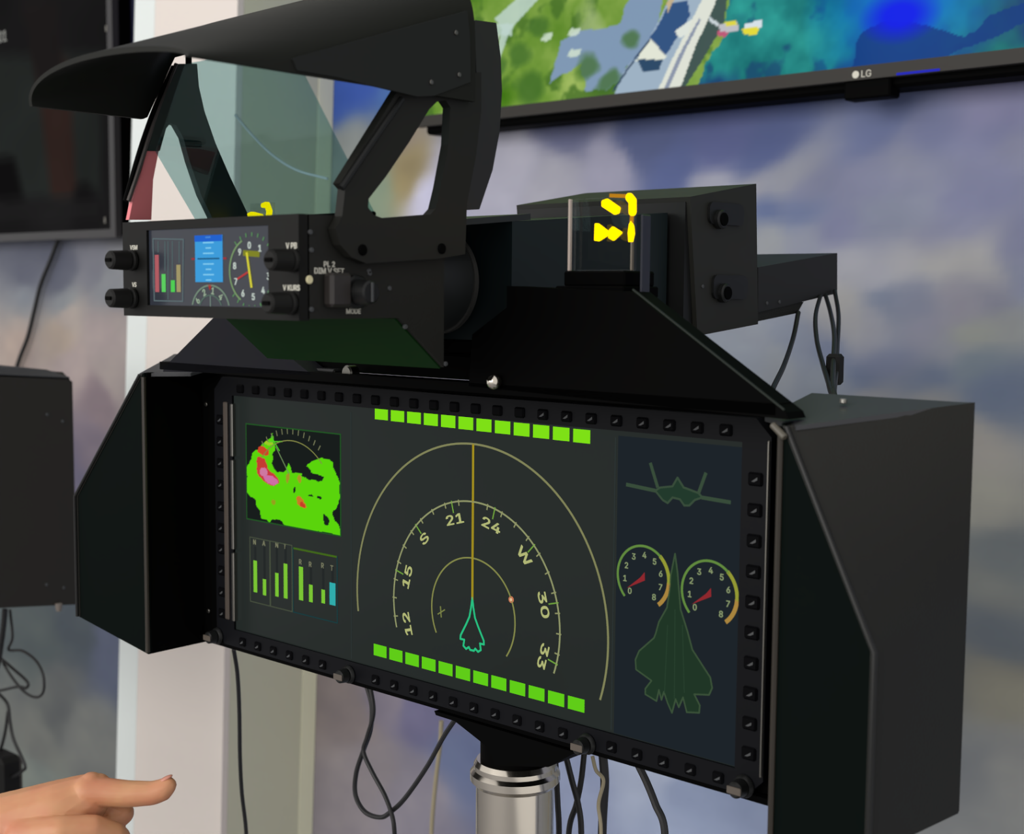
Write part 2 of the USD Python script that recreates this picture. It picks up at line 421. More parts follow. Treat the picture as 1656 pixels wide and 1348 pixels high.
        c = mix(c, exact(e), col)
    for e, col in (([(1148, 28), (1166, 40), (1164, 45), (1146, 33)], (205, 215, 220)), ([(1160, 40), (1192, 34), (1196, 48), (1168, 56)], (190, 190, 196)), ([(1172, 36), (1190, 32), (1192, 40), (1174, 42)], (222, 214, 70)),
                   ([(1160, 50), (1180, 52), (1172, 60), (1160, 58)], (190, 90, 120)), ([(1205, 38), (1232, 32), (1232, 44), (1205, 48)], (215, 225, 232)), ([(1198, 46), (1228, 44), (1224, 57), (1204, 56)], (228, 218, 60))):
        c = mix(c, exact(e), col)
    return np.clip(c, 0, 255)
obj('screen', g, SCREENM, tv, colors=srgb2lin(aerial(g.vertices[:, 0], g.vertices[:, 2])), label='lit screen with an aerial picture of fields, shore buildings and blue-green sea')

yl = YW - .05
ltv = thing('television', (-1.9, YW, 1.607), 'dark television at the upper left with brown reflections of the hall painted on its screen', 'television')
lx1, lz0 = on(187, 380, 1, yl)[0], 1.609
lx0, lz1 = lx1 - 1.25, lz0 + .72
obj('casing', bbox(lx0 + .008, lx1 - .008, yl + .012, YW - .001, lz0 + .006, lz1 - .006, .005), DEEP, ltv)
fr = sbox(lx0, lz0, lx1, lz1).difference(sbox(lx0 + .016, lz0 + .016, lx1 - .018, lz1 - .016))
obj('bezel', front(fr, yl, .014), plain('dark_bezel', (44, 43, 45), .4), ltv)
for q in ((170, 356), (172, 46)):
    p = on(*q, 1, yl); obj('bezel_stud', bbox(p[0] - .002, p[0] + .002, yl - .0015, yl + .001, p[2] - .006, p[2] + .006, .0005), SCREW, ltv)
g = grid(lx0 + .015, lx1 - .017, lz0 + .015, lz1 - .015, 200, 110, yl + .004)
def dark(x, z):  # reflections of the hall painted as a dim glowing picture
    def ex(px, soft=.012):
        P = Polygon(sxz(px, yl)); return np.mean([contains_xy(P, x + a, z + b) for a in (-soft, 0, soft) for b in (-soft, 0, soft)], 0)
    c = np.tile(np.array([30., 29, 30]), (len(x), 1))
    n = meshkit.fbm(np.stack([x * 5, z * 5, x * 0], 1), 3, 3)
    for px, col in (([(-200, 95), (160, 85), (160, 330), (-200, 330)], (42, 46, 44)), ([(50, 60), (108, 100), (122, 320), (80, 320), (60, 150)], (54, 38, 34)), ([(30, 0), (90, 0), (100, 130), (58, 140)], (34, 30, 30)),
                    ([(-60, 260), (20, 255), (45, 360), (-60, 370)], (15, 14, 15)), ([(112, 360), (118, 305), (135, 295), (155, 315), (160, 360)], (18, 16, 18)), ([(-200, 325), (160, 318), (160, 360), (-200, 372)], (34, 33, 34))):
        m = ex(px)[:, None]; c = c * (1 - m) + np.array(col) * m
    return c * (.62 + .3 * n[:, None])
obj('screen', g, SCREENM, ltv, colors=srgb2lin(dark(g.vertices[:, 0], g.vertices[:, 2])), label='screen with dim hall reflections painted as brown and dark upright shapes')
p = on(4, 58, 1, yl + .003)
t = meshkit.text_mesh('01', .022, .0008); v = t.vertices; t.vertices = np.stack([v[:, 0] - .02, -v[:, 2], v[:, 1]], 1); t.apply_translation((p[0], yl + .0032, p[2] - .012))
obj('screen_caption', t, emis('caption_grey', (150, 150, 145)), ltv)

# ------------------------------------------------------------------ the panoramic display console
CX = .012
con = thing('panoramic_display', (CX, .03, 1.165), 'wide black cockpit display with green graphics on its panoramic screen, on a steel pole', 'display')
W2, H2, ZC = .275, .1083, 1.3
sp = sbox(-W2, ZC - H2, W2, ZC + H2 + .0032)
DISP = mat('display_glass', {'e': ('emission', {'color': lin((33, 39, 37)), 'strength': 1.0}), 'p': ('principled_bsdf', {'base_color': (.002, .002, .002), 'roughness': .18, 'specular_ior_level': .06}), 's': ('add_closure', {})},
           [('e.emission', 's.closure1'), ('p.BSDF', 's.closure2')], 's.closure')
scr = obj('screen', front(sp, 0, .004), DISP, con, label='dark grey lit screen carrying radar map, compass rose and aircraft outlines')
# bezel: frame with chamfered corners
def cham(x0, x1, z0, z1, c): return Polygon([(x0 + c, z0), (x1 - c, z0), (x1, z0 + c), (x1, z1 - c), (x1 - c, z1), (x0 + c, z1), (x0, z1 - c), (x0, z0 + c)])
bz = cham(-.302, .297, 1.1755, 1.428, .012).difference(sp)
obj('bezel', front(bz, -.0022, .0082), plain('bezel_black', (10, 11, 15), .5, spec=.1), con)
obj('inner_panel', front(sbox(-.338, 1.1715, .343, 1.436), .0065, .006), DEEP, con)
gl = on(377, 650, 1, 0)[0]
for za, zb in ((1.2, 1.265), (1.268, 1.352), (1.355, 1.404)):  # bright strips standing in for the glint on the left screen edge
    obj('edge_strip', bbox(-W2 - .0005, -W2 + .0030, -.0045, .0, za, zb, .0006), BRIGHT, con)
obj('edge_strip', bbox(-W2 - .012, -W2 - .006, -.004, -.001, 1.2, 1.405, .0008), plain('brown_strip', (70, 62, 56), .4), con)
obj('edge_strip', bbox(.2945, .2965, -.0035, -.0015, 1.19, 1.414, .0006), SCREW, con)
# push buttons round the bezel, each with a dim mark
BTN = plain('button_black', (7, 7, 9), .6, spec=.03)
def button(x, z, w=.011, h=.009, mark=True):
    o = obj('push_button', bbox(x - w / 2, x + w / 2, -.0040, -.0015, z - h / 2, z + h / 2, .0012), BTN, con)
    if mark:
        s = Polygon([(x - .0022, z - .0016), (x + .0024, z + .0016), (x + .0024, z - .0004), (x, z - .0016)])
        obj('button_mark', front(s, -.0044, .0005), DIMINK, o)
for k in range(10):
    button(.2860, 1.388 - k * .0204); button(-.2925, 1.388 - k * .0204)
for k in range(24):
    x = -.262 + k * .0228
    if min(abs(x - q) for q in (-.113, .149)) > .014: button(x, 1.1822, .009, .008)
    button(x, 1.4185, .010, .008, k > 15)
for x, z in ((-.300, 1.1815), (-.113, 1.1805), (.149, 1.1795), (.283, 1.1815)):
    o = obj('rotary_knob', [cyl((x, -.002, z), (x, -.006, z), .0080, .0075), cyl((x, -.006, z), (x, -.015, z), .0062, .0056)], SATIN, con)
    obj('knob_cap', bbox(x - .0055, x + .0055, -.0158, -.0148, z - .0026, z + .0026, .0004), plain('knob_grey', (84, 76, 68), .4) if x == -.300 else '/World/Looks/knob_grey', o)
for x, z in ((.3200, 1.400), (.3200, 1.296), (.3205, 1.203), (-.325, 1.40), (-.325, 1.2)):
    obj('panel_screw', cyl((x, .0066, z), (x, .004, z), .0022, n=10), SCREW, con)
# lower lip
obj('lower_lip', hull([(x, y, z) for x in (-.335, .335) for y, z in ((-.0015, 1.1765), (.03, 1.1765), (.0005, 1.1712), (.03, 1.1712))]), DEEP, con)
# housing: side shells, recess walls, flanges
XI, YI, XO, YO = .333, -.0575, .411, -.0836
ZT, ZB = 1.432, 1.168
YB = .030
def pan(quads, t=.003):
    out = []
    for q in quads:
        q = np.array(q, float); n = np.cross(q[1] - q[0], q[2] - q[0]); n /= np.linalg.norm(n)
        out.append(hull(np.vstack([q, q - n * t])))
    return out
for s in (-1, 1):
    c = CX * 0 + (.004 if s > 0 else 0)
    X = lambda v: s * v + c
    ti, ui, oi, ob_, bi = (X(XI), YI, ZT), (X(XI + .004), YI - .001, ZT - .0015), (X(XO), YO, 1.312), (X(XO), YO, 1.196), (X(XI), YI, ZB)
    fl = hull([p for a in (ti, ui, oi, ob_, bi) for p in (a, (a[0], a[1] + .0035, a[2]))])
    obj('side_flange', fl, TEALBLK, con, label='right front flange with slanted outer edge' if s > 0 else 'left front flange with slanted outer edge')
    obj('recess_wall', hull([(X(XI), YI + .004, ZT), (X(XI), YI + .004, ZB), (X(XI + .003), YI + .004, ZT), (X(XI + .003), YI + .004, ZB), (X(XI), .012, ZT), (X(XI), .012, ZB), (X(XI + .003), .012, ZT), (X(XI + .003), .012, ZB)]), DEEP, con)
    tb, mb, lb = (X(XO + .002), YB, 1.444), (X(XO + .002), YB, 1.312), (X(XO + .002), YB, 1.189)
    FT = np.array([np.array(ui) + (np.array(oi) - ui) * t for t in np.linspace(0, 1, 13)] + [np.array(oi) + (np.array(ob_) - oi) * t for t in np.linspace(0, 1, 13)[1:]])
    BT = np.array([np.array(tb) + (np.array(lb) - tb) * t for t in np.linspace(0, 1, 25)])
    G = np.array([[a + (b - a) * w for w in np.linspace(0, 1, 9)] for a, b in zip(FT, BT)])
    obj('side_shell', sheet(G, G - [s * .003, 0, 0], s > 0), POWDER, con, smooth=50)
    obj('back_cover', hull([(X(XI - .02), YB + .0035, 1.44), (X(XI - .02), YB + .0035, ZB), (X(XO + .001), YB + .0035, 1.444), (X(XO + .001), YB + .0035, 1.189), (X(XI - .02), YB, 1.44), (X(XI - .02), YB, ZB), (X(XO + .001), YB, 1.444), (X(XO + .001), YB, 1.189)]), POWDER, con)
    tp = hull([(X(XI + .009), YI + .001, ZT - .001), (X(XI - .03), YI + .03, ZT), (X(XI - .03), YB, 1.444), (X(XO + .001), YB, 1.444), (X(XI + .009), YI + .001, ZT - .004), (X(XI - .03), YI + .03, ZT - .003), (X(XI - .03), YB, 1.441), (X(XO + .001), YB, 1.441)])
    obj('top_cover', tp, plain('top_grey', (54, 55, 58), .5, spec=.3) if s < 0 else '/World/Looks/top_grey', con)
    obj('shell_edge', tube([(X(XI + .0045), YI - .0018, ZT - .002), (X(XO), YO - .001, 1.312), (X(XO), YO - .001, 1.196)], .0016, sm=False), SATIN, con)
    obj('fold_edge', tube([(X(XI), YI - .0005, ZT - .004), (X(XI), YI - .0005, ZB + .002)], .0022, sm=False), plain('fold_highlight', (40, 35, 28), .4, spec=.4) if s < 0 else '/World/Looks/fold_highlight', con)  # lighter tube painted in for the highlight along the fold
    if s > 0: obj('corner_catch', cyl((X(XI - .004), YI - .004, ZT - .001), (X(XI + .006), YI - .006, ZT - .008), .0022, n=10), plain('catch_grey', (80, 76, 66), .4), con)
obj('cover_screw', cyl((.346, .0, 1.4410), (.346, .0, 1.4440), .0024, n=10), BRIGHT, con)
obj('back_shell', bbox(-.336, .336, .0135, .055, 1.17, 1.432, .004), DEEP, con)
# brow: the glare shield above the screen
BC = .022
def brow(px, y, name, m, d=.02):
    o = obj(name, front(Polygon(px), y, d), m, con); return o
rb = [(.343, 1.4345), (.341, 1.4385), (.226, 1.509), (.118, 1.5125), (.118, 1.4975), (.085, 1.478), (.082, 1.441)]
lb_ = [(2 * BC - x, z) for x, z in rb]
BROWM = plain('brow_black', (12, 13, 21), .55, spec=.12)
brow(rb, -.060, 'brow_wing', DEEP)
brow(lb_[:3] + [(-.172, 1.4795), (-.092, 1.4415)], -.060, 'brow_wing', BROWM)
obj('brow_lip', hull([(x, y, z) for x in (-.304, .334) for y, z in ((-.060, 1.4435), (-.060, 1.4365), (-.042, 1.4435), (-.042, 1.4365))]), DEEP, con)
obj('brow_back', bbox(-.16, .20, -.035, .0, 1.443, 1.462, .002), DEEP, con)
obj('brow_rim', tube([(.340, -.060, 1.4400), (.227, -.060, 1.5105)], .0008, sm=False), plain('rim_green', (20, 28, 22), .5, spec=.2), con)
obj('brow_bolt', trimesh.creation.icosphere(3, .0055).apply_translation(on(799, 617, 1, -.064)), CHROME, con)
p = on(575, 602, 1, -.045)
obj('brow_latch', cyl(p, p + [0, -.01, 0], .006), SCREW, con)
p = on(530, 604, 1, -.045)
obj('brow_latch', bbox(p[0] - .03, p[0] + .012, p[1] - .004, p[1] + .01, p[2] - .004, p[2] + .004), SATIN, con)

# --- the picture on the panoramic screen
def D(px, py): q = on(px, py, 1, 0); return (q[0], q[2])
YS = -.0004
E = {}
def em(c, s=1.0):
    k = 'glow_%02x%02x%02x' % tuple(c)
    if k not in E: E[k] = emis(k, c, s)
    return E[k]
def draw(name, shape, c, par=None, y=YS, label=None):
    return obj(name, front(shape, y, .0003), em(c), par or scr, smooth=False, label=label)
def ln(pts, w, cap=2): return LineString(pts).buffer(w / 2, cap_style=cap)
GR, GR2, CREAM, YEL = (126, 224, 22), (96, 205, 24), (142, 146, 92), (176, 160, 44)
for (p0, p1, n, hh, c) in (((617, 669), (941, 705), 12, .0049, GR), ((615, 1052), (932, 1138), 12, .0049, GR2)):
    a, b = D(*p0), D(*p1)
    for k in range(n):
        x = a[0] + (b[0] - a[0]) * k / (n - 1); z = a[1] + (b[1] - a[1]) * k / (n - 1)
        draw('green_bar', sbox(x - .0078, z - hh, x + .0078, z + hh), c)
for q in (568, 996):
    a, b = D(q, 700), D(q - 4, 1060)
    draw('divider_line', ln([(a[0], ZC - H2 + .002), (a[0], ZC + H2 - .002)], .0007), (44, 52, 52))
draw('side_pane', sbox(D(997, 900)[0], ZC - H2 + .0005, W2 - .0005, ZC + H2 - .0005), (29, 36, 42), y=-.0001)
C0 = np.array([.0301, 1.2556])
def arc(r, a0, a1, n=90): t = np.radians(np.linspace(a0, a1, n)); return [(C0[0] + r * math.sin(q), C0[1] + r * math.cos(q)) for q in t]
draw('range_ring', ln(arc(.1350, -98, 108), .0016), (128, 130, 88))
draw('compass_ring', ln(arc(.0897, -106, 110), .0013), (142, 148, 104))
draw('range_ring', ln(arc(.0451, -118, 126), .0012), (130, 134, 74))
tk = []
for k in range(-105, 111, 7):
    pass
for k in range(-20, 22):
    a = k * 5.0 + 0
    major = abs((a - 15) % 30) < .1
    r0 = .0897 - (.0085 if major else .0035)
    s, c = math.sin(math.radians(a)), math.cos(math.radians(a))
    draw('compass_tick', ln([(C0[0] + r0 * s, C0[1] + r0 * c), (C0[0] + .091 * s, C0[1] + .091 * c)], .0010), (110, 160, 60) if major else (140, 145, 100)) if major or k % 2 == 0 else None
def glyph(txt, h, pos, rot, c, name, par=None, y=YS, bold=True, squash=1.0):
    t = meshkit.text_mesh(txt, h, .0003, bold); v = t.vertices.copy(); b = t.bounds
    v[:, 0] -= (b[0, 0] + b[1, 0]) / 2; v[:, 1] -= (b[0, 1] + b[1, 1]) / 2; v[:, 0] *= squash
    r = math.radians(-rot); ca, sa = math.cos(r), math.sin(r)
    X, Z = v[:, 0] * ca - v[:, 1] * sa, v[:, 0] * sa + v[:, 1] * ca
    t.vertices = np.stack([pos[0] + X, y - v[:, 2] + .0003, pos[1] + Z], 1)
    return obj(name, t, em(c) if isinstance(c, tuple) else c, par or scr, smooth=False)
for a, tx in ((-105, '12'), (-75, '15'), (-45, 'S'), (-15, '21'), (15, '24'), (45, 'W'), (75, '30'), (105, '33')):
    r = .0762
    glyph(tx, .0076, (C0[0] + r * math.sin(math.radians(a)), C0[1] + r * math.cos(math.radians(a))), a, (176, 182, 118), 'compass_numeral', squash=1.6)
draw('heading_line', ln([(C0[0], C0[1] + .012), (C0[0], C0[1] + .1352)], .0021), (160, 140, 30))
fig = [(0, .0135), (.0012, .006), (.003, -.002), (.0065, -.0085), (.0125, -.0185), (.0128, -.0215), (.0085, -.0215), (.0095, -.0265), (.0065, -.0285), (.0035, -.0265), (.002, -.0285)]
fig = fig + [(-x, z) for x, z in fig[::-1]] + [fig[0]]
draw('own_aircraft', ln([(C0[0] + x, C0[1] + z) for x, z in fig], .0016), (40, 190, 128), label='small turquoise aircraft outline')
p = D(827, 969); draw('bearing_dot', Point(p).buffer(.0026), (196, 118, 84)); draw('bearing_dot', Point(p).buffer(.0012), (225, 190, 150), y=YS - .0003)
p = D(714, 990); draw('heading_cross', union_all([ln([(p[0] - .004, p[1] - .002), (p[0] + .004, p[1] + .003)], .001), ln([(p[0] - .001, p[1] + .005), (p[0], p[1] - .004)], .001)]), (120, 128, 70))
# radar map
ax0, ax1 = D(399, 760)[0], D(551, 760)[0]; az1, az0 = D(399, 685)[1], D(399, 838)[1]
MW, MH = ax1 - ax0, az1 - az0
def ml(pts): return [(ax0 + s * MW, az1 - t * MH) for s, t in pts]
GM = mat('radar_picture', {'a': ('attribute', {'attribute': 'paint'}), 'e': ('emission', {'strength': 1.0})}, [('a.color', 'e.color')], 'e.emission')
g = grid(ax0, ax1, az0, az1, 130, 130, YS + .0001)
def radar(x, z):
    s, t = (x - ax0) / MW, (az1 - z) / MH
    n = meshkit.fbm(np.stack([s * 9, t * 9, s * 0], 1), 4, 21) - .5; n2 = meshkit.fbm(np.stack([s * 9 + 50, t * 9, s * 0], 1), 4, 22) - .5
    ss, tt = s + n * .07, t + n2 * .07
    def ins(p): return contains_xy(Polygon(p), ss, tt)
    green = ins([(.0, .70), (.0, .50), (.05, .40), (.08, .30), (.14, .27), (.2, .18), (.30, .06), (.33, .18), (.3, .28), (.28, .38), (.34, .45), (.42, .44), (.47, .36), (.5, .44), (.60, .45), (.68, .5), (.82, .49), (.84, .46), (.70, .42), (.64, .36), (.70, .31), (.82, .25), (.92, .30), (.96, .42), (1.0, .5), (1.0, .62), (.96, .72), (.9, .78), (.92, .83), (1.0, .92), (1.0, 1), (.72, 1.0), (.42, 1.0), (.38, .95), (.30, .95), (.24, 1.0), (.16, .97), (.12, .86), (.10, .78), (.04, .74)])
    c = np.tile(np.array([24., 29, 28]), (len(x), 1))
    c[green] = (90, 212, 12)
    for px, py, rx, ry in ((.52, .62, .015, .03), (.78, .66, .025, .015), (.7, .66, .02, .01), (.85, .88, .03, .04), (.62, .47, .02, .015), (.83, .86, .012, .05)):
        c[((ss - px) / rx) ** 2 + ((tt - py) / ry) ** 2 < 1] = (24, 34, 28)
    def blob(px, py, rx, ry, ang, col):
        a = math.radians(ang); u = (ss - px) * math.cos(a) + (tt - py) * math.sin(a); v = -(ss - px) * math.sin(a) + (tt - py) * math.cos(a)
        c[(u / rx) ** 2 + (v / ry) ** 2 < 1] = col
    blob(.17, .42, .05, .09, -20, (196, 60, 50)); blob(.24, .52, .14, .07, 28, (200, 58, 60)); blob(.20, .27, .06, .05, 0, (205, 70, 40)); blob(.26, .17, .05, .03, 0, (160, 200, 40))
    blob(.19, .48, .05, .035, 60, (206, 120, 160)); blob(.28, .555, .085, .045, 20, (206, 110, 165))
    blob(.59, .73, .05, .035, 40, (200, 120, 40)); blob(.60, .75, .025, .02, 0, (200, 60, 40)); blob(.57, .50, .02, .04, 0, (170, 150, 40)); blob(.45, .50, .02, .06, 20, (160, 150, 40)); blob(.30, .79, .03, .03, 0, (150, 160, 30))
    return c
obj('radar_map', g, GM, scr, colors=srgb2lin(radar(g.vertices[:, 0], g.vertices[:, 2])), label='bright green radar map with red and pink storm cells')
draw('map_frame', sbox(ax0 - .0006, az0 - .0006, ax1 + .0006, az1 + .0006).difference(sbox(ax0 + .0005, az0 + .0005, ax1 - .0005, az1 - .0005)), (34, 84, 36))
cc = np.array([ax0 + MW * .5, az1 - MH * .78]); rr = MH * .66
aa = np.radians(np.linspace(-47, 45, 50)); draw('map_arc', ln([(cc[0] + rr * math.sin(q), cc[1] + rr * math.cos(q)) for q in aa], .0009), (128, 132, 70))
for k in range(12):
    q = math.radians(-38 + k * 6.6); r2 = rr * 1.10
    draw('map_tick', ln([(cc[0] + r2 * math.sin(q), cc[1] + r2 * math.cos(q)), (cc[0] + r2 * 1.08 * math.sin(q), cc[1] + r2 * 1.08 * math.cos(q))], .0011), (112, 116, 84))
draw('map_pointer', ln(ml([(.33, .2), (.47, .46)]), .0010), (110, 140, 90))
draw('map_pointer', union_all([ln(ml([(.28, .1), (.37, .24)]), .001), ln(ml([(.25, .16), (.40, .14)]), .001)]), (80, 205, 40))
# bar charts below the map
def bq(px, py): return D(px, py)
A0, A1, A2 = D(404, 868)[0], D(437, 900)[0], D(473, 900)[0]
zt_, zb_ = D(404, 867)[1], D(404, 972)[1]
for x0, x1, c in ((A0, A1, (70, 78, 62)), (A1, A2, (70, 78, 62))):
    draw('chart_frame', sbox(x0, zb_, x1, zt_).difference(sbox(x0 + .0009, zb_ + .0009, x1 - .0009, zt_ - .0009)), c)
xe = D(546, 920)[0]
draw('chart_frame', sbox(A2 + .0006, zb_, xe, zt_ - .002).difference(sbox(A2 + .0013, zb_ + .0008, xe - .0008, zt_ - .0028)), (24, 62, 66))
a, b = D(475, 887), D(545, 899); draw('chart_rule', ln([(a[0], (a[1] + b[1]) / 2), (b[0], (a[1] + b[1]) / 2)], .0016), (70, 108, 12))
for x, y0, y1, w, c in ((413, 906, 957, .0050, 0), (428, 936, 962, .0045, 0), (448, 926, 964, .0045, 0), (462, 911, 967, .0050, 0), (487, 916, 970, .0055, 0), (503, 945, 973, .0047, 0), (523, 953, 975, .0045, 0), (538, 942, 978, .0075, 1)):
    t_, b_ = D(x, y0), D(x, y1); draw('chart_bar', sbox(t_[0] - w / 2, b_[1], t_[0] + w / 2, t_[1]), (48, 172, 172) if c else (122, 196, 52))
    if y0 > 900 and x not in (487,):
        draw('chart_track', sbox(t_[0] - .0012, t_[1], t_[0] + .0012, (D(x, 880)[1] if x < 475 else D(x, 912)[1]) - .002), (36, 40, 40), y=YS + .0001)
for x, y in ((412, 876), (427, 878), (448, 881), (461, 883), (486, 908), (502, 912), (522, 914), (537, 918)):
    glyph('NTRA'[int(x) % 4], .0044, D(x, y), 0, (120, 122, 96), 'chart_letter')
# aircraft outlines and engine gauges on the right pane
OUT = (66, 84, 64)
def stroke(name, px, c, w, closed=False, label=None): return draw(name, ln([D(*q) for q in px + (px[:1] if closed else [])], w), c, label=label)
fv = [('aircraft_front_view', [(1013, 783), (1060, 793)], .0026), ('aircraft_front_view', [(1182, 812), (1135, 804)], .0026), ('aircraft_front_view', [(1052, 748), (1064, 788)], .0024), ('aircraft_front_view', [(1142, 764), (1130, 797)], .0024),
      ('x', [(1060, 793), (1072, 808), (1080, 813), (1088, 804), (1100, 807), (1107, 817), (1115, 817), (1124, 808), (1136, 804), (1130, 797), (1112, 790), (1106, 788), (1096, 772), (1088, 786), (1068, 788), (1060, 793)], .0014)]
sh = union_all([ln([D(*q) for q in p], w) for _, p, w in fv])
draw('aircraft_front_view', sh, (56, 76, 58), label='faint green front view outline of a jet')
draw('aircraft_front_fill', Polygon([D(*q) for q in fv[4][1]]), (34, 58, 44), y=YS + .0002)
tv_ = [(1092, 895), (1085, 930), (1083, 955), (1079, 982), (1066, 1005), (1061, 1023), (1058, 1031), (1034, 1052), (1028, 1066), (1029, 1082), (1054, 1100), (1044, 1113), (1044, 1122), (1062, 1133), (1066, 1115), (1070, 1131), (1074, 1118), (1080, 1136), (1087, 1152), (1093, 1130), (1098, 1143), (1105, 1127), (1111, 1151), (1131, 1152), (1132, 1140), (1123, 1122), (1147, 1123), (1152, 1112), (1149, 1095), (1120, 1050), (1112, 1020), (1101, 985), (1098, 950), (1096, 925)]
draw('aircraft_top_fill', Polygon([D(*q) for q in tv_]).buffer(0), (32, 54, 38), y=YS + .0002)
stroke('aircraft_top_view', tv_, (58, 80, 56), .0011, True, label='faint green top view outline of a jet')
draw('aircraft_panel_line', union_all([ln([D(*q) for q in l], .0006) for l in ([(1080, 1010), (1075, 1120)], [(1104, 1010), (1107, 1120)], [(1092, 985), (1091, 1130)])]), (40, 64, 46), y=YS)
for (gx, gy), in (((1040, 933),), ((1147, 959),)):
    c0 = np.array(D(gx, gy)); r = .0222
    def pol(a, q): return (c0[0] + q * math.sin(math.radians(a)), c0[1] + q * math.cos(math.radians(a)))
    gz = draw('engine_gauge', ln([pol(a, r) for a in np.linspace(-135, 45, 50)], .0017), (96, 136, 62), label='round engine gauge with green and amber scale')
    draw('gauge_arc', ln([pol(a, r) for a in np.linspace(40, 95, 20)], .0026), (146, 152, 52), scr)
    draw('gauge_arc', ln([pol(a, r) for a in np.linspace(92, 142, 20)], .0030), (168, 132, 62), scr)
    for k in range(9):
        a = -135 + 277 * k / 8; glyph(str(k), .0042, pol(a, r * .72), 0, (132, 148, 106), 'gauge_numeral', scr)
    draw('gauge_needle', Polygon([pol(-125, r * .75), pol(-100, r * .1), pol(20, r * .18), pol(140, r * .12)]), (142, 40, 46), scr)

# ------------------------------------------------------------------ stand
st = thing('display_stand', (.022, .06, 0), 'polished steel pole stand with black bracket under the panoramic display', 'stand')
PC = on(833, 1245, 1, .06)
cx = PC[0]
zc_ = 1.116
obj('pole', lathe([(.0, .02), (.0325, .02), (.0325, zc_), (0, zc_)], (cx, .06, 0)), CHROME, st)
obj('collar', lathe([(.0, zc_ - .014), (.0340, zc_ - .014), (.0375, zc_ - .010), (.0375, zc_ - .004), (.0345, zc_ - .001), (.0345, zc_ + .003), (.032, zc_ + .007), (0, zc_ + .007)], (cx, .06, 0), 48), CHROME, st)
obj('base_plate', lathe([(0, 0), (.28, 0), (.28, .012), (.26, .018), (.05, .024), (0, .024)], (cx, .06, 0), 64), SATIN, st)
bp = sxz([(636, 1105), (655, 1126), (698, 1139), (704, 1156), (735, 1166), (788, 1208), (799, 1238), (886, 1240), (902, 1232), (955, 1203), (978, 1176), (960, 1150)], .0)
obj('bracket', front(Polygon(bp).intersection(sbox(-1, 1.0, 1, 1.1690)), .0005, .09), DEEP, st)
obj('bracket_neck', cyl((cx, .06, 1.118), (cx, .06, 1.145), .029), DEEP, st)

# ------------------------------------------------------------------ head-up display
HX0, HX1, HY = -.072, .116, -.240
hud = thing('head_up_display', (BC, 0, 1.458), 'black head-up display with curved hood, tilted green combiner glass and small instrument panel', 'head-up display')
obj('body', side(Polygon([(HY + .004, 1.491), (HY + .004, 1.5535), (-.120, 1.5545), (-.120, 1.458), (-.161, 1.491)]), HX0, HX1 - HX0), POWDER, hud)
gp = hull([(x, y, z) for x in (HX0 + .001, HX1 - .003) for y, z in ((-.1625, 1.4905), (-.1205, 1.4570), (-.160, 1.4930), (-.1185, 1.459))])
obj('underside_panel', gp, GREENGLOW, hud, label='sloping underside panel with green screen glow painted in')
# front instrument panel
hs = sbox(on(243, 378, 1, HY)[0], 1.4975, on(440, 380, 1, HY)[0], 1.5475)
hp = sbox(HX0, 1.490, HX1, 1.5535)
obj('front_panel', front(hp.difference(hs), HY - .003, .008), plain('panel_black', (19, 19, 18), .55, spec=.15), hud)
HS = mat('instrument_glass', {'e': ('emission', {'color': lin((44, 48, 58)), 'strength': 1.0}), 'p': ('principled_bsdf', {'base_color': (.004, .004, .004), 'roughness': .2, 'specular_ior_level': .4}), 's': ('add_closure', {})},
         [('e.emission', 's.closure1'), ('p.BSDF', 's.closure2')], 's.closure')
hsc = obj('instrument_screen', front(hs, HY - .001, .004), HS, hud, label='small lit instrument screen with bars, blue horizon and dial')
yh = HY - .0014
def H(px, py): q = on(px, py, 1, HY); return (q[0], q[2])
def hd(name, shape, c, dy=0): return draw(name, shape, c, hsc, yh - dy)
def pxs(px): return [H(*q) for q in px]
hd('bar_frame', ln(pxs([(250, 386), (299, 387), (298, 487), (252, 486), (250, 386)]), .0008), (92, 108, 112))
for px, c in ((((256, 412), (256, 472)), (176, 92, 98)), (((267, 443), (267, 472)), (92, 205, 96)), (((282, 453), (282, 472)), (80, 205, 84)), (((291, 428), (291, 472)), (160, 150, 104))):
    a, b = H(*px[0]), H(*px[1]); hd('level_bar', sbox(a[0] - .0021, b[1], a[0] + .0021, a[1]), c)
hd('bar_scale', union_all([ln(pxs([(x, 390), (x, y)]), .0009) for x, y in ((258, 408), (269, 438), (274, 484), (281, 450), (292, 425))]), (82, 100, 102), -.0002)
at_ = pxs([(318, 381), (362, 380), (362, 456), (319, 453)])
hz = sbox(at_[0][0], at_[2][1], at_[1][0], at_[0][1])
hd('horizon_ball', hz, (62, 156, 218))
hx0, hz0, hx1, hz1 = hz.bounds
hd('horizon_band', sbox(hx0, hz1 - .004, hx1, hz1), (36, 98, 205), .0003)
hd('horizon_line', ln([(hx0 + .003, (hz0 + hz1) / 2), (hx1 - .003, (hz0 + hz1) / 2)], .0009), (34, 84, 120), .0003)
for k in range(-4, 5):
    if k: zz = (hz0 + hz1) / 2 + k * .0034; hd('pitch_mark', ln([((hx0 + hx1) / 2 - .0028 * (1 + k % 2), zz), ((hx0 + hx1) / 2 + .0028 * (1 + k % 2), zz)], .0009), (128, 202, 238), .0003)
hd('wing_mark', union_all([ln([(hx0 - .004, (hz0 + hz1) / 2), (hx0 - .001, (hz0 + hz1) / 2)], .0012), ln([(hx1 + .001, (hz0 + hz1) / 2), (hx1 + .004, (hz0 + hz1) / 2)], .0012)]), (160, 52, 60))
c1 = np.array(H(343, 503)); r1 = .0165
def cp(c, r, a, sx=1.0): return (c[0] + sx * r * math.sin(math.radians(a)), c[1] + r * math.cos(math.radians(a)))
clip = hs.buffer(-.0008)
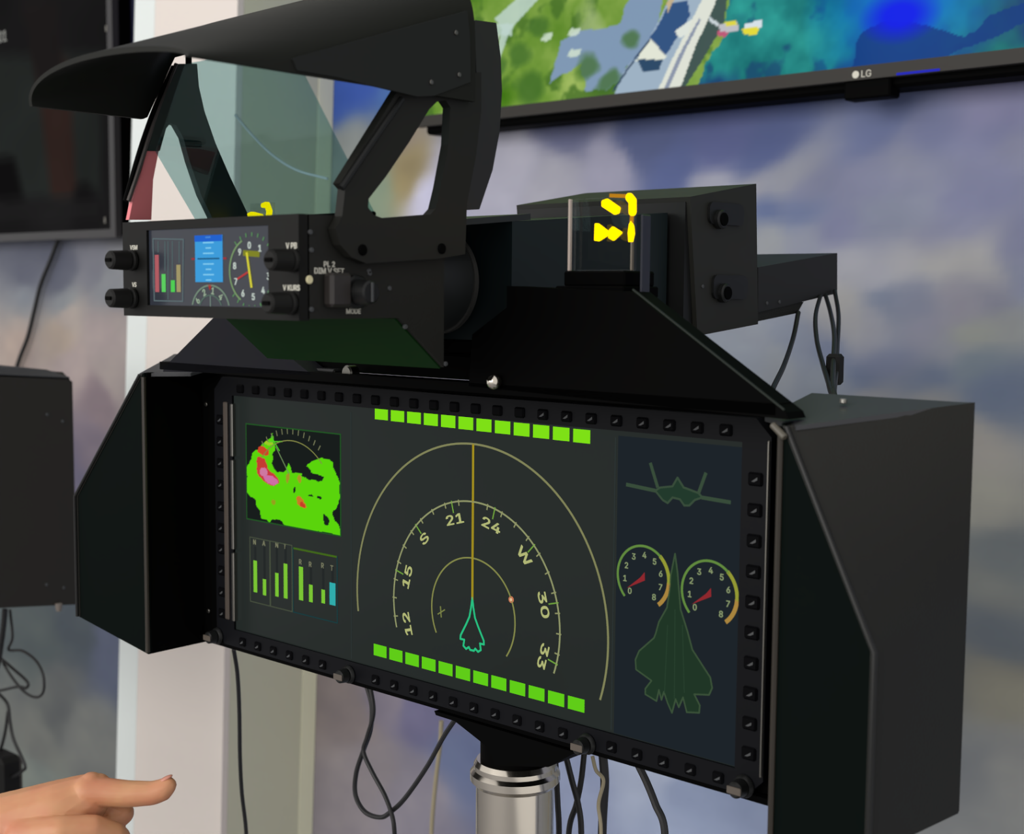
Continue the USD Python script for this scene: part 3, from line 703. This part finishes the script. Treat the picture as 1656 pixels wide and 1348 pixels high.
hd('heading_arc', ln([cp(c1, r1, a, 1.22) for a in np.linspace(-88, 88, 40)], .0010).intersection(clip), (116, 138, 120))
hd('heading_arc', ln([cp(c1, r1 * .62, a, 1.22) for a in np.linspace(-88, 88, 40)], .0008).intersection(clip), (86, 108, 98))
for a in (-60, -25, 10, 45): glyph(str(abs(a) // 10), .0042, cp(c1, r1 * .80, a, 1.2), a, (150, 170, 146), 'heading_numeral', hsc, yh)
hd('heading_pointer', ln([cp(c1, r1 * .05, 0), cp(c1, r1 * .6, 0)], .0008), (110, 128, 120))
a = H(342, 464); hd('heading_pointer', Polygon([(a[0] - .002, a[1] + .0015), (a[0] + .002, a[1] + .0015), (a[0], a[1] - .002)]), (165, 52, 50))
c2 = np.array(H(409, 438)); r2 = .0205
hd('dial_ring', ln([cp(c2, r2, a, 1.08) for a in np.linspace(-150, -25, 40)], .0010).intersection(clip), (120, 150, 104))
hd('dial_ring', ln([cp(c2, r2 * .98, a, 1.08) for a in np.linspace(100, 150, 20)], .0010).intersection(clip), (100, 140, 104))
hd('dial_ticks', union_all([ln([cp(c2, r2 * 1.04, a, 1.08), cp(c2, r2 * 1.16, a, 1.08)], .0007) for a in list(range(-40, 50, 14)) + list(range(130, 231, 14))]).intersection(clip), (90, 140, 90))
for k in range(10):
    glyph(str(k), .0040, cp(c2, r2 * .78, k * 36 - 6, 1.08), 0, (196, 208, 200), 'dial_numeral', hsc, yh)
hd('dial_window', ln(pxs([(396, 409), (422, 411)]), .0036), (128, 132, 40))
hd('dial_needle', ln(pxs([(402, 408), (410, 465)]), .0016), (214, 208, 58), .0003)
hd('dial_needle', ln(pxs([(404, 440), (387, 451)]), .0010), (190, 60, 60), .0003)
# knobs on the panel front
def knob(px, py, par, w=.012, r=.0068):
    q = on(px, py, 1, HY - .003); x, z = q[0], q[2]
    o = obj('rotary_knob', [cyl((x, HY - .003, z), (x, HY - .007, z), r * 1.05), cyl((x, HY - .007, z), (x, HY - .003 - w, z), r, r * .92)], RUBBER, par)
    obj('knob_flat', bbox(x - r * .5, x + r * .5, HY - .0042 - w, HY - .0031 - w, z - .0012, z + .0012, .0003), DEEP, o)
for q in ((216, 421), (216, 482), (476, 421), (472, 490)): knob(*q, hud, .019)
def ink(txt, px, py, h, face, m=WHITEINK):
    t = meshkit.text_mesh(txt, h, .0003, True); v = t.vertices.copy(); b = t.bounds
    v[:, 0] -= (b[0, 0] + b[1, 0]) / 2; v[:, 1] -= (b[0, 1] + b[1, 1]) / 2
    if face == 'front':
        q = on(px, py, 1, HY - .0033); t.vertices = np.stack([q[0] + v[:, 0], q[1] - v[:, 2] + .0003, q[2] + v[:, 1]], 1)
    else:
        q = on(px, py, 0, HX1 + .0003); t.vertices = np.stack([q[0] + v[:, 2] - .0003, q[1] + v[:, 0], q[2] + v[:, 1]], 1)
    return obj('lettering', t, m, hud, smooth=False)
ink('VSM', 216, 400, .0030, 'front'); ink('VS', 217, 460, .0030, 'front'); ink('V PB', 471, 397, .0034, 'front'); ink('V KURS', 471, 465, .0032, 'front')
ink('PL 2', 533, 427, .0032, 'side'); ink('DIM V SET', 533, 438, .0034, 'side'); ink('MODE', 572, 503, .0030, 'side')
for q in ((499, 452), ):
    p = on(*q, 0, HX1); obj('panel_lamp', cyl(p, p + [.0015, 0, 0], .0026, n=16), plain('lamp_cream', (220, 212, 170), .4), hud)
for q in ((501, 375), (503, 404), (503, 500), (596, 438), (629, 466), (720, 588), (600, 411), (655, 528), (597, 442)):
    p = on(*q, 0, HX1); obj('panel_screw', cyl(p - [.001, 0, 0], p + [.0012, 0, 0], .0016, n=10), DIMINK, hud)
# switch block and knob on the right side
p = on(545, 470, 0, HX1)
obj('toggle_guard', bbox(HX1 - .001, HX1 + .008, p[1] - .011, p[1] + .006, p[2] - .010, p[2] + .011, .002), plain('guard_brown', (40, 36, 34), .45), hud)
p = on(570, 472, 0, HX1)
k = obj('mode_knob', [cyl(p - [.001, 0, 0], p + [.006, 0, 0], .0105), cyl(p + [.006, 0, 0], p + [.018, 0, 0], .0080, .0072)], SATIN, hud)
obj('knob_pointer', bbox(p[0] + .0178, p[0] + .0188, p[1] - .001, p[1] + .001, p[2] - .006, p[2] + .006, .0003), DIMINK, k)
q = on(588, 478, 0, HX1); obj('knob_mark', side(ln([(q[1] - .002, q[2] + .004), (q[1] + .002, q[2] - .001)], .0012), HX1, .0004), WHITEINK, hud)
# right arm plate with its triangular opening
ro = [(636, 140), (700, 140), (766, 118), (766, 180), (758, 250), (743, 330), (740, 411), (700, 418), (580, 426), (556, 416), (538, 396), (530, 370), (541, 350), (546, 306), (538, 297)]
rh = [(583, 336), (584, 322), (612, 286), (650, 230), (682, 178), (694, 166), (708, 163), (716, 175), (713, 235), (700, 305), (692, 338), (684, 347), (606, 353), (592, 348)]
R = syz(ro, HX1 + .001).buffer(0).difference(syz(rh, HX1 + .001)).buffer(.0006).buffer(-.0006)
obj('right_arm', side(R, HX1 + .001, .007), plain('arm_black', (26, 26, 23), .55, spec=.25), hud, label='right arm plate with a triangular opening')
for q in ((586, 404), (714, 402)):
    p = on(*q, 0, HX1 + .008); obj('arm_bolt', cyl(p - [.001, 0, 0], p + [.0015, 0, 0], .0035, n=12), DEEP, hud)
obj('strut_rib', tube([on(650, 160, 0, HX1 + .0085), on(598, 236, 0, HX1 + .0085), on(552, 304, 0, HX1 + .0085)], .0022, sm=False), SATIN, hud)
rp = syz([(752, 38), (784, 42), (791, 95), (793, 150), (789, 215), (778, 275), (757, 337), (738, 337), (748, 270), (757, 190)], HX1 - .012)
obj('rear_post', side(rp.buffer(.001), HX1 - .02, .018), plain('post_black', (28, 26, 25), .4), hud)
# left arm
LX = HX0 + .002
lo_ = [(290, 104), (318, 104), (321, 140), (330, 180), (348, 232), (371, 285), (400, 346), (398, 356), (346, 356), (326, 315), (308, 262), (297, 222), (285, 201), (275, 198), (268, 207), (258, 243), (240, 243), (252, 200), (270, 150)]
obj('left_arm', side(syz(lo_, LX).buffer(.0004), LX - .006, .006), plain('arm_green_black', (20, 32, 30), .45), hud, label='left arm plate, a slender inverted V')
obj('red_reflection', side(syz([(239, 244), (258, 244), (249, 290), (246, 355), (210, 355), (216, 325), (228, 285)], LX), LX - .005, .004), REDREFL, hud, label='lower end of the left arm with a red reflection painted in')
obj('arm_post', tube([on(305, 108, 0, LX - .003), on(305, 80, 0, LX - .003)], .0022, sm=False), DEEP, hud)
obj('front_strip', tube([on(x, y, 0, LX - .002) for x, y in ((286, 104), (262, 165), (243, 215), (228, 262), (207, 325))], .0019), plain('strip_grey', (96, 90, 88), .3, .6), hud)
obj('front_strip', tube([on(x, y, 0, LX - .003) for x, y in ((281, 108), (255, 165), (236, 215), (221, 262), (203, 325))], .0019), DEEP, hud)
# combiner glass
ga, gb = on(257, 246, 0, LX + .003), on(322, 357, 0, LX + .003)
dv = (gb - ga) / (gb[2] - ga[2]); top = gb + dv * (1.664 - gb[2])
GLASS = mat('combiner_glass', {'t': ('transparent_bsdf', {'color': (.62, .765, .775)}), 'g': ('glossy_bsdf', {'color': (.75, .95, .85), 'roughness': .02}), 'm': ('mix_closure', {'fac': .05})},
            [('t.BSDF', 'm.closure1'), ('g.BSDF', 'm.closure2')], 'm.closure')
xg0, xg1 = LX + .001, HX1 + .0005
def gpt(z, x): q = gb + dv * (z - gb[2]); return np.array([x, q[1], q[2]])
n_ = np.cross([1, 0, 0], dv); n_ /= np.linalg.norm(n_)
def og(px, py):
    d = ray(px, py); return CAM + ((gb - CAM) @ n_) / (d @ n_) * d
ap = og(300, 104)
gp_ = [gpt(gb[2], xg0), gpt(1.604, xg0), ap, gpt(ap[2], xg1), gpt(gb[2], xg1)]
obj('combiner_glass', hull([q + n_ * k for q in gp_ for k in (-.001, .001)]), GLASS, hud, label='tilted pane of faintly green combiner glass')
obj('glass_rail', tube([gpt(gb[2] - .001, xg0), gpt(gb[2] - .001, xg1)], .0018, sm=False), DEEP, hud)
obj('deck_strip', bbox(HX0 + .004, HX1 - .03, gb[1] + .004, gb[1] + .006, 1.5535, 1.5555, .0004), plain('strip_white', (180, 175, 160), .4), hud)
# arc of the lens edge seen in the glass
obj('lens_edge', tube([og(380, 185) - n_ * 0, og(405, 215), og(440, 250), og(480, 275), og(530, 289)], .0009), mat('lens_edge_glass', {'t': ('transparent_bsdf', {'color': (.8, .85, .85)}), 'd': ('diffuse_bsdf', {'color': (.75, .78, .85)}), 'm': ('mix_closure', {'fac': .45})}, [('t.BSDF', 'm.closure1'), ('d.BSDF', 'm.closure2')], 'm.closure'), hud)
# hood
ny, na = 60, 56
def hood_pt(a, t, inset=0.0):
    yb = -.105; yf = -.302 - .027 * (a * .5 + .5)
    y = yf + (yb - yf) * t
    zl = 1.6325 - .003 * (1 - a); zc = 1.6575 + (y + .290) * .345; zc = max(zc, zl + .010)
    if a < 0:                    # the left wall is cut away behind the arm
        zl = zl + (1.672 - zl) * float(np.clip((y + .216) / .024, 0, 1)) + .345 * max(y + .192, 0); zl = min(zl, zc - .002)
    n = 2.0 + 3.2 * t
    hw = .1075 - inset; s = abs(a)
    e = math.sin(s * math.pi / 2) ** (2 / n); f_ = math.cos(s * math.pi / 2) ** (2 / n)
    return (BC + math.copysign(e * hw, a), y, zl + f_ * (zc - inset - zl))
V = []
for inset in (0, .0035):
    for j in range(ny):
        for i in range(na): V.append(hood_pt(-1 + 2 * i / (na - 1), j / (ny - 1), inset))
Fc = []; N = ny * na
for L, flip in ((0, 0), (N, 1)):
    for j in range(ny - 1):
        for i in range(na - 1):
            a, b, c, d = L + j * na + i, L + j * na + i + 1, L + (j + 1) * na + i + 1, L + (j + 1) * na + i
            q = [[a, b, c], [a, c, d]]; Fc += [r[::-1] for r in q] if flip else q
for i in range(na - 1):
    for j, fl in ((0, 1), (ny - 1, 0)):
        a, b = j * na + i, j * na + i + 1; q = [[a, b, b + N], [a, b + N, a + N]]; Fc += [r[::-1] for r in q] if fl else q
for j in range(ny - 1):
    for i, fl in ((0, 0), (na - 1, 1)):
        a, b = j * na + i, (j + 1) * na + i; q = [[a, b, b + N], [a, b + N, a + N]]; Fc += [r[::-1] for r in q] if fl else q
hm = trimesh.Trimesh(V, Fc, process=False)
obj('hood', hm, plain('hood_black', (29, 30, 27), .6, spec=.12, bump=.15, scale=700), hud, smooth=40, label='curved black sun hood over the glass')
obj('hood_cheek', side(syz([(474, 96), (480, 112), (540, 122), (640, 146), (672, 154), (700, 153), (758, 131), (757, 60), (753, 20)], HX1 + .0135).buffer(.0008), HX1 + .0125, .002), plain('cheek_black', (27, 29, 28), .6, spec=.25), hud, label='right cheek plate of the hood')
for q in ((697, 133), (742, 121), (737, 53)):
    p = on(*q, 0, HX1 + .0145); obj('hood_screw', cyl(p - [.0005, 0, 0], p + [.001, 0, 0], .0016, n=10), SCREW, hud)
# projector body behind: mid housing, lens tube, electronics box, tray
obj('mid_plate', hull([(x, y, z) for x in (HX0 + .01, .100) for y, z in ((-.1195, 1.5545), (-.015, 1.565), (-.1195, 1.5505), (-.015, 1.5605))]), TUBEM, hud)
obj('mid_core', bbox(HX0 + .01, .030, -.1195, .0, 1.462, 1.552, .003), DEEP, hud)
obj('lens_tube', cyl((.036, -.1195, 1.512), (.036, -.040, 1.516), .036, .037, 48), TUBEM, hud)
obj('lens_flange', lathe([(.033, 0), (.0385, 0), (.0385, .004), (.033, .004), (.033, 0)], (0, 0, 0), 56).apply_transform(trimesh.transformations.rotation_matrix(-math.pi / 2, (1, 0, 0))).apply_translation((.036, -.046, 1.5155)), plain('flange_grey', (60, 60, 58), .4), hud)
obj('rear_housing', hull([(x, y, z) for x in (-.05, .100) for y, z in ((-.035, 1.472), (-.035, 1.5585), (.155, 1.574), (.155, 1.474))]), plain('teal_black', (14, 26, 28), .5, spec=.3), hud)
A = lambda px, py: on(px, py, 0, HX1 + .002)
fr_t, bk_t, fr_b, bk_b = A(1116, 318), A(1223, 297), A(1128, 543), A(1226, 524)
XL = -.070
eb = hull([(x, q[1], q[2]) for x in (XL, HX1 + .002) for q in (fr_t, bk_t, fr_b, bk_b)])
obj('electronics_box', eb, plain('box_black', (36, 36, 32), .55, spec=.3), hud)
obj('box_front', front(sbox(XL + .004, fr_b[2] + .004, HX1 - .002, fr_t[2] - .004), fr_t[1] - .0006, .012), SATIN, hud)
for (px, py), (wy, wz), in (((1172, 352), (.026, .012)), ((1178, 470), (.026, .013))):
    p = on(px, py, 0, HX1 + .002)
    o = obj('connector', [side(rnd(sbox(p[1] - wy, p[2] - wz + .006, p[1] + wy, p[2] + wz), .006), HX1 + .0015, .003), cyl(p + [0, -wy * .45, -.002], p + [.007, -wy * .45, -.002], .008, n=20)], SATIN, hud)
    obj('connector_ring', cyl(p + [.0069, -wy * .45, -.002], p + [.0080, -wy * .45, -.002], .0055, n=20), DEEP, o)
for q in ((1136, 463), (1240, 490), (1260, 488)):
    p = on(*q, 0, HX1 + .002); obj('box_screw', cyl(p - [.0005, 0, 0], p + [.001, 0, 0], .0017, n=10), DIMINK, hud)
t0, t1, t2, t3 = A(1226, 432), A(1354, 409), A(1354, 474), A(1226, 505)
obj('rear_tray', hull([(x, q[1], q[2]) for x in (XL + .01, HX1 + .002) for q in (t0, t1, t2, t3)]), plain('tray_black', (32, 32, 32), .55, spec=.3), hud)
obj('tray_lip', hull([(x, q[1], q[2]) for x in (XL + .02, HX1 + .0005) for q in (A(1130, 540), A(1292, 506), A(1302, 488), A(1140, 512))]), POWDER, hud)
obj('support_block', bbox(-.05, .09, -.036, .05, 1.4625, 1.475, .003), DEEP, hud)

# ------------------------------------------------------------------ amber indicator, and its reflection built as a second one
CLEAR = mat('clear_acrylic', {'t': ('transparent_bsdf', {'color': (.93, .94, .93)}), 'g': ('glossy_bsdf', {'roughness': .03, 'color': (.6, .6, .6)}), 'm': ('mix_closure', {'fac': .05})},
            [('t.BSDF', 'm.closure1'), ('g.BSDF', 'm.closure2')], 'm.closure')
AMB = mat('amber_glow', {'e': ('emission', {'color': (1.0, .62, .0), 'strength': 2.2})}, [], 'e.emission')
AMBD = mat('amber_dim', {'e': ('emission', {'color': (.9, .38, .02), 'strength': .55})}, [], 'e.emission')
yi = -.045
b0, b1 = on(911, 438, 1, yi), on(1010, 444, 1, yi); zb0 = on(960, 470, 1, yi)[2]
ai = thing('indicator_symbols', ((b0[0] + b1[0]) / 2, yi + .015, zb0), 'clear upright indicator block with bright amber arrows on the right of the brow', 'indicator light')
obj('base_block', bbox(b0[0], b1[0], yi, yi + .034, 1.5125, b0[2], .0012), DEEP, ai)
obj('base_plinth', bbox(b0[0] - .004, b1[0] + .002, yi - .004, yi + .036, 1.505, 1.5128, .001), DEEP, ai)
g0, g1 = on(921, 380, 1, yi + .002)[0], on(1022, 380, 1, yi + .002)[0]
gz0, gz1 = b0[2], on(1000, 318, 1, yi + .002)[2]
obj('clear_block', bbox(g0, g1, yi + .002, yi + .008, gz0, gz1, .0008), CLEAR, ai)
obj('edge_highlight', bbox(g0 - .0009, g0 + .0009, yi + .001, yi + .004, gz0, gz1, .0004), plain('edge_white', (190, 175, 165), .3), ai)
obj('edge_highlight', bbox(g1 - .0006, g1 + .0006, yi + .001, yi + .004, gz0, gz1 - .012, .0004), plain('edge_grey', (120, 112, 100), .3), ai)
obj('back_post', bbox(g1 + .0065, g1 + .0082, yi + .002, yi + .012, gz0 - .035, gz1 - .012, .0008), plain('post_blue_black', (27, 30, 42), .35), ai)
def I(px, py): q = on(px, py, 1, yi + .001); return (q[0], q[2])
def amb(name, px, m=AMB, y=yi + .0006, r=.0012): return obj(name, front(rnd(Polygon([I(*q) for q in px]).buffer(.0004), r), y, .0012), m, ai)
amb('amber_bar', [(974, 325), (982, 322), (1002, 336), (1000, 344), (994, 346), (974, 333)])
amb('amber_arrow', [(963, 362), (967, 362), (984, 375), (984, 379), (968, 389), (962, 388)], r=.0008)
amb('amber_arrow', [(986, 372), (991, 367), (1005, 376), (992, 388), (985, 384)], r=.0008)
rim = ln([I(988, 317), I(1014, 317), I(1023, 321), I(1024, 344)], .0042).buffer(.0002)
obj('amber_rim', front(ln([I(986, 316), I(1016, 317)], .0024), yi + .0006, .0012), AMBD, ai)
obj('amber_rim', front(LineString([I(1018, 319), I(1023, 325), I(1023, 342)]).buffer(.0028), yi + .0004, .0012), AMB, ai)
obj('amber_rim', front(Polygon([I(1021, 357), I(1025, 366), I(1026, 378), I(1023, 391), I(1017, 391), I(1016, 376), I(1018, 362)]), yi + .0004, .0012), AMB, ai)
obj('amber_rim', front(LineString([I(1022, 345), I(1021, 358)]).buffer(.0012), yi + .0006, .0010), AMBD, ai)
yj = -.15  # reflected indicator made as a glowing shape, with an added base and block
a2 = thing('indicator_symbols', on(415, 358, 1, yj), 'amber reflection of the indicator, built as a small glowing shape at the foot of the left arm of the head-up display', 'indicator light')
def J(px, py): q = on(px, py, 1, yj); return (q[0], q[2])
obj('amber_bar', front(rnd(Polygon([J(399, 345), (J(406, 342)), J(420, 346), J(426, 356), J(418, 362), J(402, 354)]), .001), yj, .003), AMB, a2)
obj('amber_rim', front(LineString([J(424, 332), J(429, 330), J(433, 341), J(432, 349)]).buffer(.0017), yj, .003), AMB, a2)
obj('reflection_base', bbox(J(402, 350)[0], J(430, 350)[0], yj + .003, yj + .012, 1.5555, J(415, 356)[1], .0006), DEEP, a2)
obj('clear_block', bbox(J(398, 340)[0], J(435, 340)[0], yj + .0032, yj + .006, J(410, 356)[1], J(410, 328)[1], .0005), CLEAR, a2)

# ------------------------------------------------------------------ cables
CAB = plain('cable_black', (20, 20, 22), .5)
def cable(px, y, r, label, m=CAB, extra=None, group=None, ys=None, ends=None):
    P = [on(a, b, 1, (ys[i] if ys else y)) for i, (a, b) in enumerate(px)]
    if ends == 'shell':          # runs on into the back of the display housing
        x = P[-1][0]; ends = [(x, .085, 1.40), (x, .0555, 1.375)]
    for e in ends or []:
        e = np.array(e, float); a_ = P[-1]; n = max(1, int(np.linalg.norm(e - a_) / .06))
        P = P + [a_ + (e - a_) * (i + 1) / n for i in range(n)]
    t = thing('cable', P[0], label, 'cable', group)
    obj('cord', tube(P, r), m, t)
    return t, P
def drop(P, z=.006): return [(P[0], P[1], z + .25), (P[0] + .02, P[1] + .01, z), (P[0] + .12, P[1] + .06, z)]
q = on(398, 1345, 1, .10)
cable([(378, 1050), (384, 1090), (387, 1150), (388, 1220), (391, 1280), (398, 1345)], .10, .0022, 'thin black cable hanging straight in front of the pillar', ends=[(q[0] + .01, .1, .5), (q[0] + .02, .12, .006)], ys=[.05, .06, .07, .08, .09, .1])
cable([(590, 1100), (601, 1140), (599, 1180), (588, 1212), (576, 1250), (575, 1285), (590, 1312), (615, 1321), (632, 1312), (655, 1290), (690, 1240), (718, 1190), (738, 1160)], .09, .0023, 'black cable drooping in a wide loop under the left of the screen')
cable([(597, 1100), (604, 1150), (594, 1190), (588, 1215), (602, 1248), (622, 1285), (634, 1318), (638, 1345)], .085, .0021, 'black cable crossing the drooping loop and running down past it', ends=[on(640, 1400, 1, .09), (on(640, 1400, 1, .09)[0], .1, .030)])
q = on(698, 1345, 1, .5)
cable([(714, 1165), (712, 1200), (706, 1250), (701, 1300), (698, 1345)], .5, .0032, 'thin beige wire hanging behind the black loop', WIREG, ends=[(q[0], .5, .01)])
for i, (px, lab) in enumerate((([(898, 1225), (900, 1260), (902, 1300), (904, 1345)], 'black cable just right of the steel pole'),
                               ([(915, 1222), (925, 1262), (935, 1300), (940, 1345)], 'second black cable right of the steel pole, slanting to the right'),
                               ([(945, 1215), (940, 1260), (932, 1300), (920, 1345)], 'third black cable right of the steel pole, slanting to the left'),
                               ([(975, 1220), (978, 1262), (976, 1300), (974, 1345)], 'thick black cable furthest right in the bunch beside the pole'))):
    q = on(*px[-1], 1, .12 + .01 * i)
    cable(px, .12 + .01 * i, .0026 if i < 3 else .004, lab, ends=[(q[0], q[1], .6), (q[0], q[1], .030)])
q = on(970, 1345, 1, .115)
cable([(958, 1222), (964, 1245), (976, 1262), (968, 1300), (972, 1345)], .115, .0016, 'thin pale wire twisted through the bunch beside the pole', WIREG, ends=[(q[0], q[1], .6), (q[0], q[1], .030)])
q = on(1075, 1345, 1, .10)
cable([(1030, 1232), (1046, 1265), (1060, 1300), (1075, 1345)], .10, .003, 'black cable hanging alone below the right part of the screen', ends=[(q[0], q[1], .6), (q[0], q[1], .030)])
YR = .30
cable([(1291, 505), (1283, 545), (1268, 590), (1250, 628), (1243, 655)], YR, .0022, 'black cable slanting from the tray down behind the display housing', ys=[.337, .30, .22, .14, .12], ends='shell')
cable([(1328, 474), (1319, 510), (1321, 550), (1331, 590), (1342, 628), (1345, 660)], YR, .0020, 'black cable bowing left below the rear tray', ys=[.385, .32, .28, .22, .15, .13], ends='shell')
cable([(1334, 474), (1343, 505), (1349, 540), (1348, 580), (1346, 630), (1346, 662)], YR, .0020, 'black cable passing through the ferrite block from the middle of the tray', ys=[.390, .35, .28, .22, .15, .13], ends='shell')
t, P = cable([(1350, 470), (1356, 510), (1354, 560), (1352, 600), (1349, 630), (1347, 660)], YR, .0020, 'black cable with a ferrite block hanging from the tray end', ys=[.398, .36, .29, .22, .15, .13], ends='shell')
p = on(1350, 597, 1, .222)
obj('ferrite_block', [bbox(p[0] - .006, p[0] + .006, p[1] - .006, p[1] + .006, p[2] - .0125, p[2] + .0125, .0025)], RUBBER, t)
q = on(30, 585, 1, YW - .01)
cable([(95, 385), (82, 420), (66, 460), (55, 505), (45, 545), (30, 585), (15, 640)], YW - .012, .005, 'black cable hanging down the mural from the dark television', ends=[on(0, 760, 1, YW - .012)])

# ------------------------------------------------------------------ neighbouring display on the left
NX, NY = -.897, .2
nb = thing('display_console', (NX - .25, NY - .05, 1.09), 'second black display housing cut off by the left edge of the picture', 'display')
def nprof(x):
    y0 = -.02
    return [(x, y0, 1.408), (x, NY - .006, 1.390), (x, NY, 1.385), (x, NY, 1.083), (x, y0, 1.110)]
obj('side_shell', hull([p for x in (NX, NX - .004) for p in nprof(x)]), NBP, nb)
obj('top_cover', hull([(x, y, z - k) for k in (0, .003) for x, y, z in ((NX, -.02, 1.4085), (NX, NY - .004, 1.3915), (NX - .012, NY - .03, 1.402), (NX - .03, -.02, 1.417), (NX - .5, -.02, 1.417), (NX - .5, NY, 1.402))]), '/World/Looks/top_grey', nb)
obj('back_shell', bbox(NX - .6, NX - .004, .0, NY - .002, 1.095, 1.398, .006), NBP, nb)
obj('screen', bbox(NX - .58, NX - .05, -.022, -.001, 1.14, 1.37, .002), DISP, nb)
for q in ((76, 670), (101, 681), (75, 945), (103, 950)):
    p = on(*q, 0, NX); obj('shell_screw', cyl(p - [.0005, 0, 0], p + [.0015, 0, 0], .0022, n=10), DIMINK, nb)
obj('hook', cyl(on(95, 975, 0, NX + .002), on(95, 988, 0, NX + .002), .005, .0035), plain('hook_grey', (120, 112, 105), .5), nb)
nst = thing('display_stand', (NX - .3, .12, 0), 'pole stand of the neighbouring display, hidden beyond the left edge', 'stand')
obj('pole', cyl((NX - .3, .12, .02), (NX - .3, .12, 1.095), .033), CHROME, nst)
obj('base_plate', cyl((NX - .3, .12, 0), (NX - .3, .12, .02), .26, n=48), SATIN, nst)
yn = .18
cable([(8, 985), (6, 1010), (2, 1040), (-4, 1075), (-20, 1120)], yn, .004, 'thick black cable at the left edge under the neighbouring housing', ends=[(on(-20, 1120, 1, yn)[0], yn, .8), (on(-20, 1120, 1, yn)[0], yn, .01)])
cable([(16, 985), (20, 1030), (14, 1050), (36, 1052), (58, 1068), (70, 1092), (70, 1118), (58, 1127), (38, 1117), (16, 1090), (2, 1065), (-8, 1052)], yn + .01, .0020, 'thin dark cable coiled in a round loop under the neighbouring housing')
cable([(-6, 1058), (20, 1080), (44, 1102), (42, 1112), (28, 1110), (0, 1116), (-12, 1116)], yn + .02, .0022, 'thin dark cable making the flat inner loop under the neighbouring housing')
cable([(-5, 1118), (12, 1138), (16, 1165), (22, 1195), (40, 1236), (36, 1246), (20, 1256), (6, 1256), (-10, 1254)], yn + .01, .0024, 'dark cable swinging low at the left edge above the hand')
t, P = cable([(13, 1150), (8, 1185), (0, 1215), (-8, 1240)], yn + .015, .0024, 'short dark cable branching to a black connector at the left edge')
p, q = on(-20, 1250, 1, yn), on(9, 1250, 1, yn)
obj('connector', bbox(p[0], q[0], yn - .01, yn + .03, p[2] - .032, p[2] + .034, .008), RUBBER, t)

# ------------------------------------------------------------------ the pointing hand
HD = 1.0
def hp_(px, py, dz=0): return dep(px, py, HD - dz)
per = thing('person', hp_(60, 1330), 'bare hand pointing right with an outstretched finger, at the bottom left', 'person')
S = HD / FPX
bones = [
    [(-330, 1470, -.02, .036), (-170, 1405, -.01, .030), (-60, 1362, 0, .0265)],                      # forearm, wrist
    [(-60, 1362, 0, .0265), (20, 1340, .004, .027), (95, 1314, .004, .0235), (140, 1290, 0, .0175)], # palm
    [(20, 1345, -.02, .024), (110, 1318, -.022, .018), (140, 1312, -.02, .0125)],
    [(140, 1280, .006, .0118), (165, 1280, .006, .0105), (205, 1283, .006, .0097), (214, 1283, .006, .0095), (246, 1282, .006, .0086), (262, 1277, .006, .0080), (271, 1270, .006, .0064)],  # index
    [(125, 1300, -.010, .0118), (168, 1302, -.010, .0100), (196, 1314, -.012, .0093), (178, 1330, -.006, .0086), (150, 1332, 0, .0075)],   # middle, curled
    [(115, 1318, -.024, .0112), (160, 1322, -.026, .0096), (184, 1336, -.026, .0088), (164, 1350, -.020, .0080), (140, 1348, -.012, .0072)],
    [(100, 1336, -.036, .0100), (142, 1342, -.038, .0084), (160, 1354, -.036, .0077), (144, 1364, -.030, .0068)],
    [(40, 1352, .022, .0150), (100, 1345, .028, .0118), (150, 1340, .022, .0102), (184, 1348, .014, .0088), (194, 1352, .010, .0072)],   # thumb
]
parts = []
def sph(p, r): return m3.Manifold.sphere(r, 20).translate(tuple(map(float, p)))
for ch in bones:
    for (x0, y0, d0, r0), (x1, y1, d1, r1) in zip(ch[:-1], ch[1:]):
        parts.append(m3.Manifold.batch_hull([sph(hp_(x0, y0, d0), r0), sph(hp_(x1, y1, d1), r1)]))
parts.append(sph(hp_(148, 1270, .004), .0100)); parts.append(sph(hp_(160, 1270, .002), .0090))
hm = tm(m3.Manifold.batch_boolean(parts, m3.OpType.Add).refine_to_length(.003))
hm.merge_vertices(); trimesh.smoothing.filter_taubin(hm, lamb=.5, nu=.52, iterations=14)
SKIN = mat('skin', {'g': ('geometry', {}), 'n': ('noise_texture', {'scale': 38, 'detail': 3}), 'r': ('rgb_ramp', {'ramp': [(.3, lin((200, 148, 106))), (.7, lin((192, 124, 92)))]}),
           'p': ('principled_bsdf', {'roughness': .5, 'subsurface_weight': .12, 'subsurface_radius': (.01, .004, .002)})}, [('g.position', 'n.vector'), ('n.fac', 'r.fac'), ('r.color', 'p.base_color')], 'p.BSDF')
obj('body', hm, SKIN, per, smooth=True)
nl = trimesh.creation.icosphere(3, 1.0); nl.apply_scale((.0055, .0042, .0016))
ax = RT * .9 + UP * .45; ax /= np.linalg.norm(ax); nz = UP * .9 - RT * .45; nz /= np.linalg.norm(nz); ny_ = np.cross(nz, ax)
T = np.eye(4); T[:3, :3] = np.stack([ax, ny_, nz], 1); nl.apply_transform(T); nl.apply_translation(hp_(271, 1270, .006) + nz * .0052 + ax * .001)
obj('fingernail', nl, plain('nail', (196, 132, 112), .3), per)
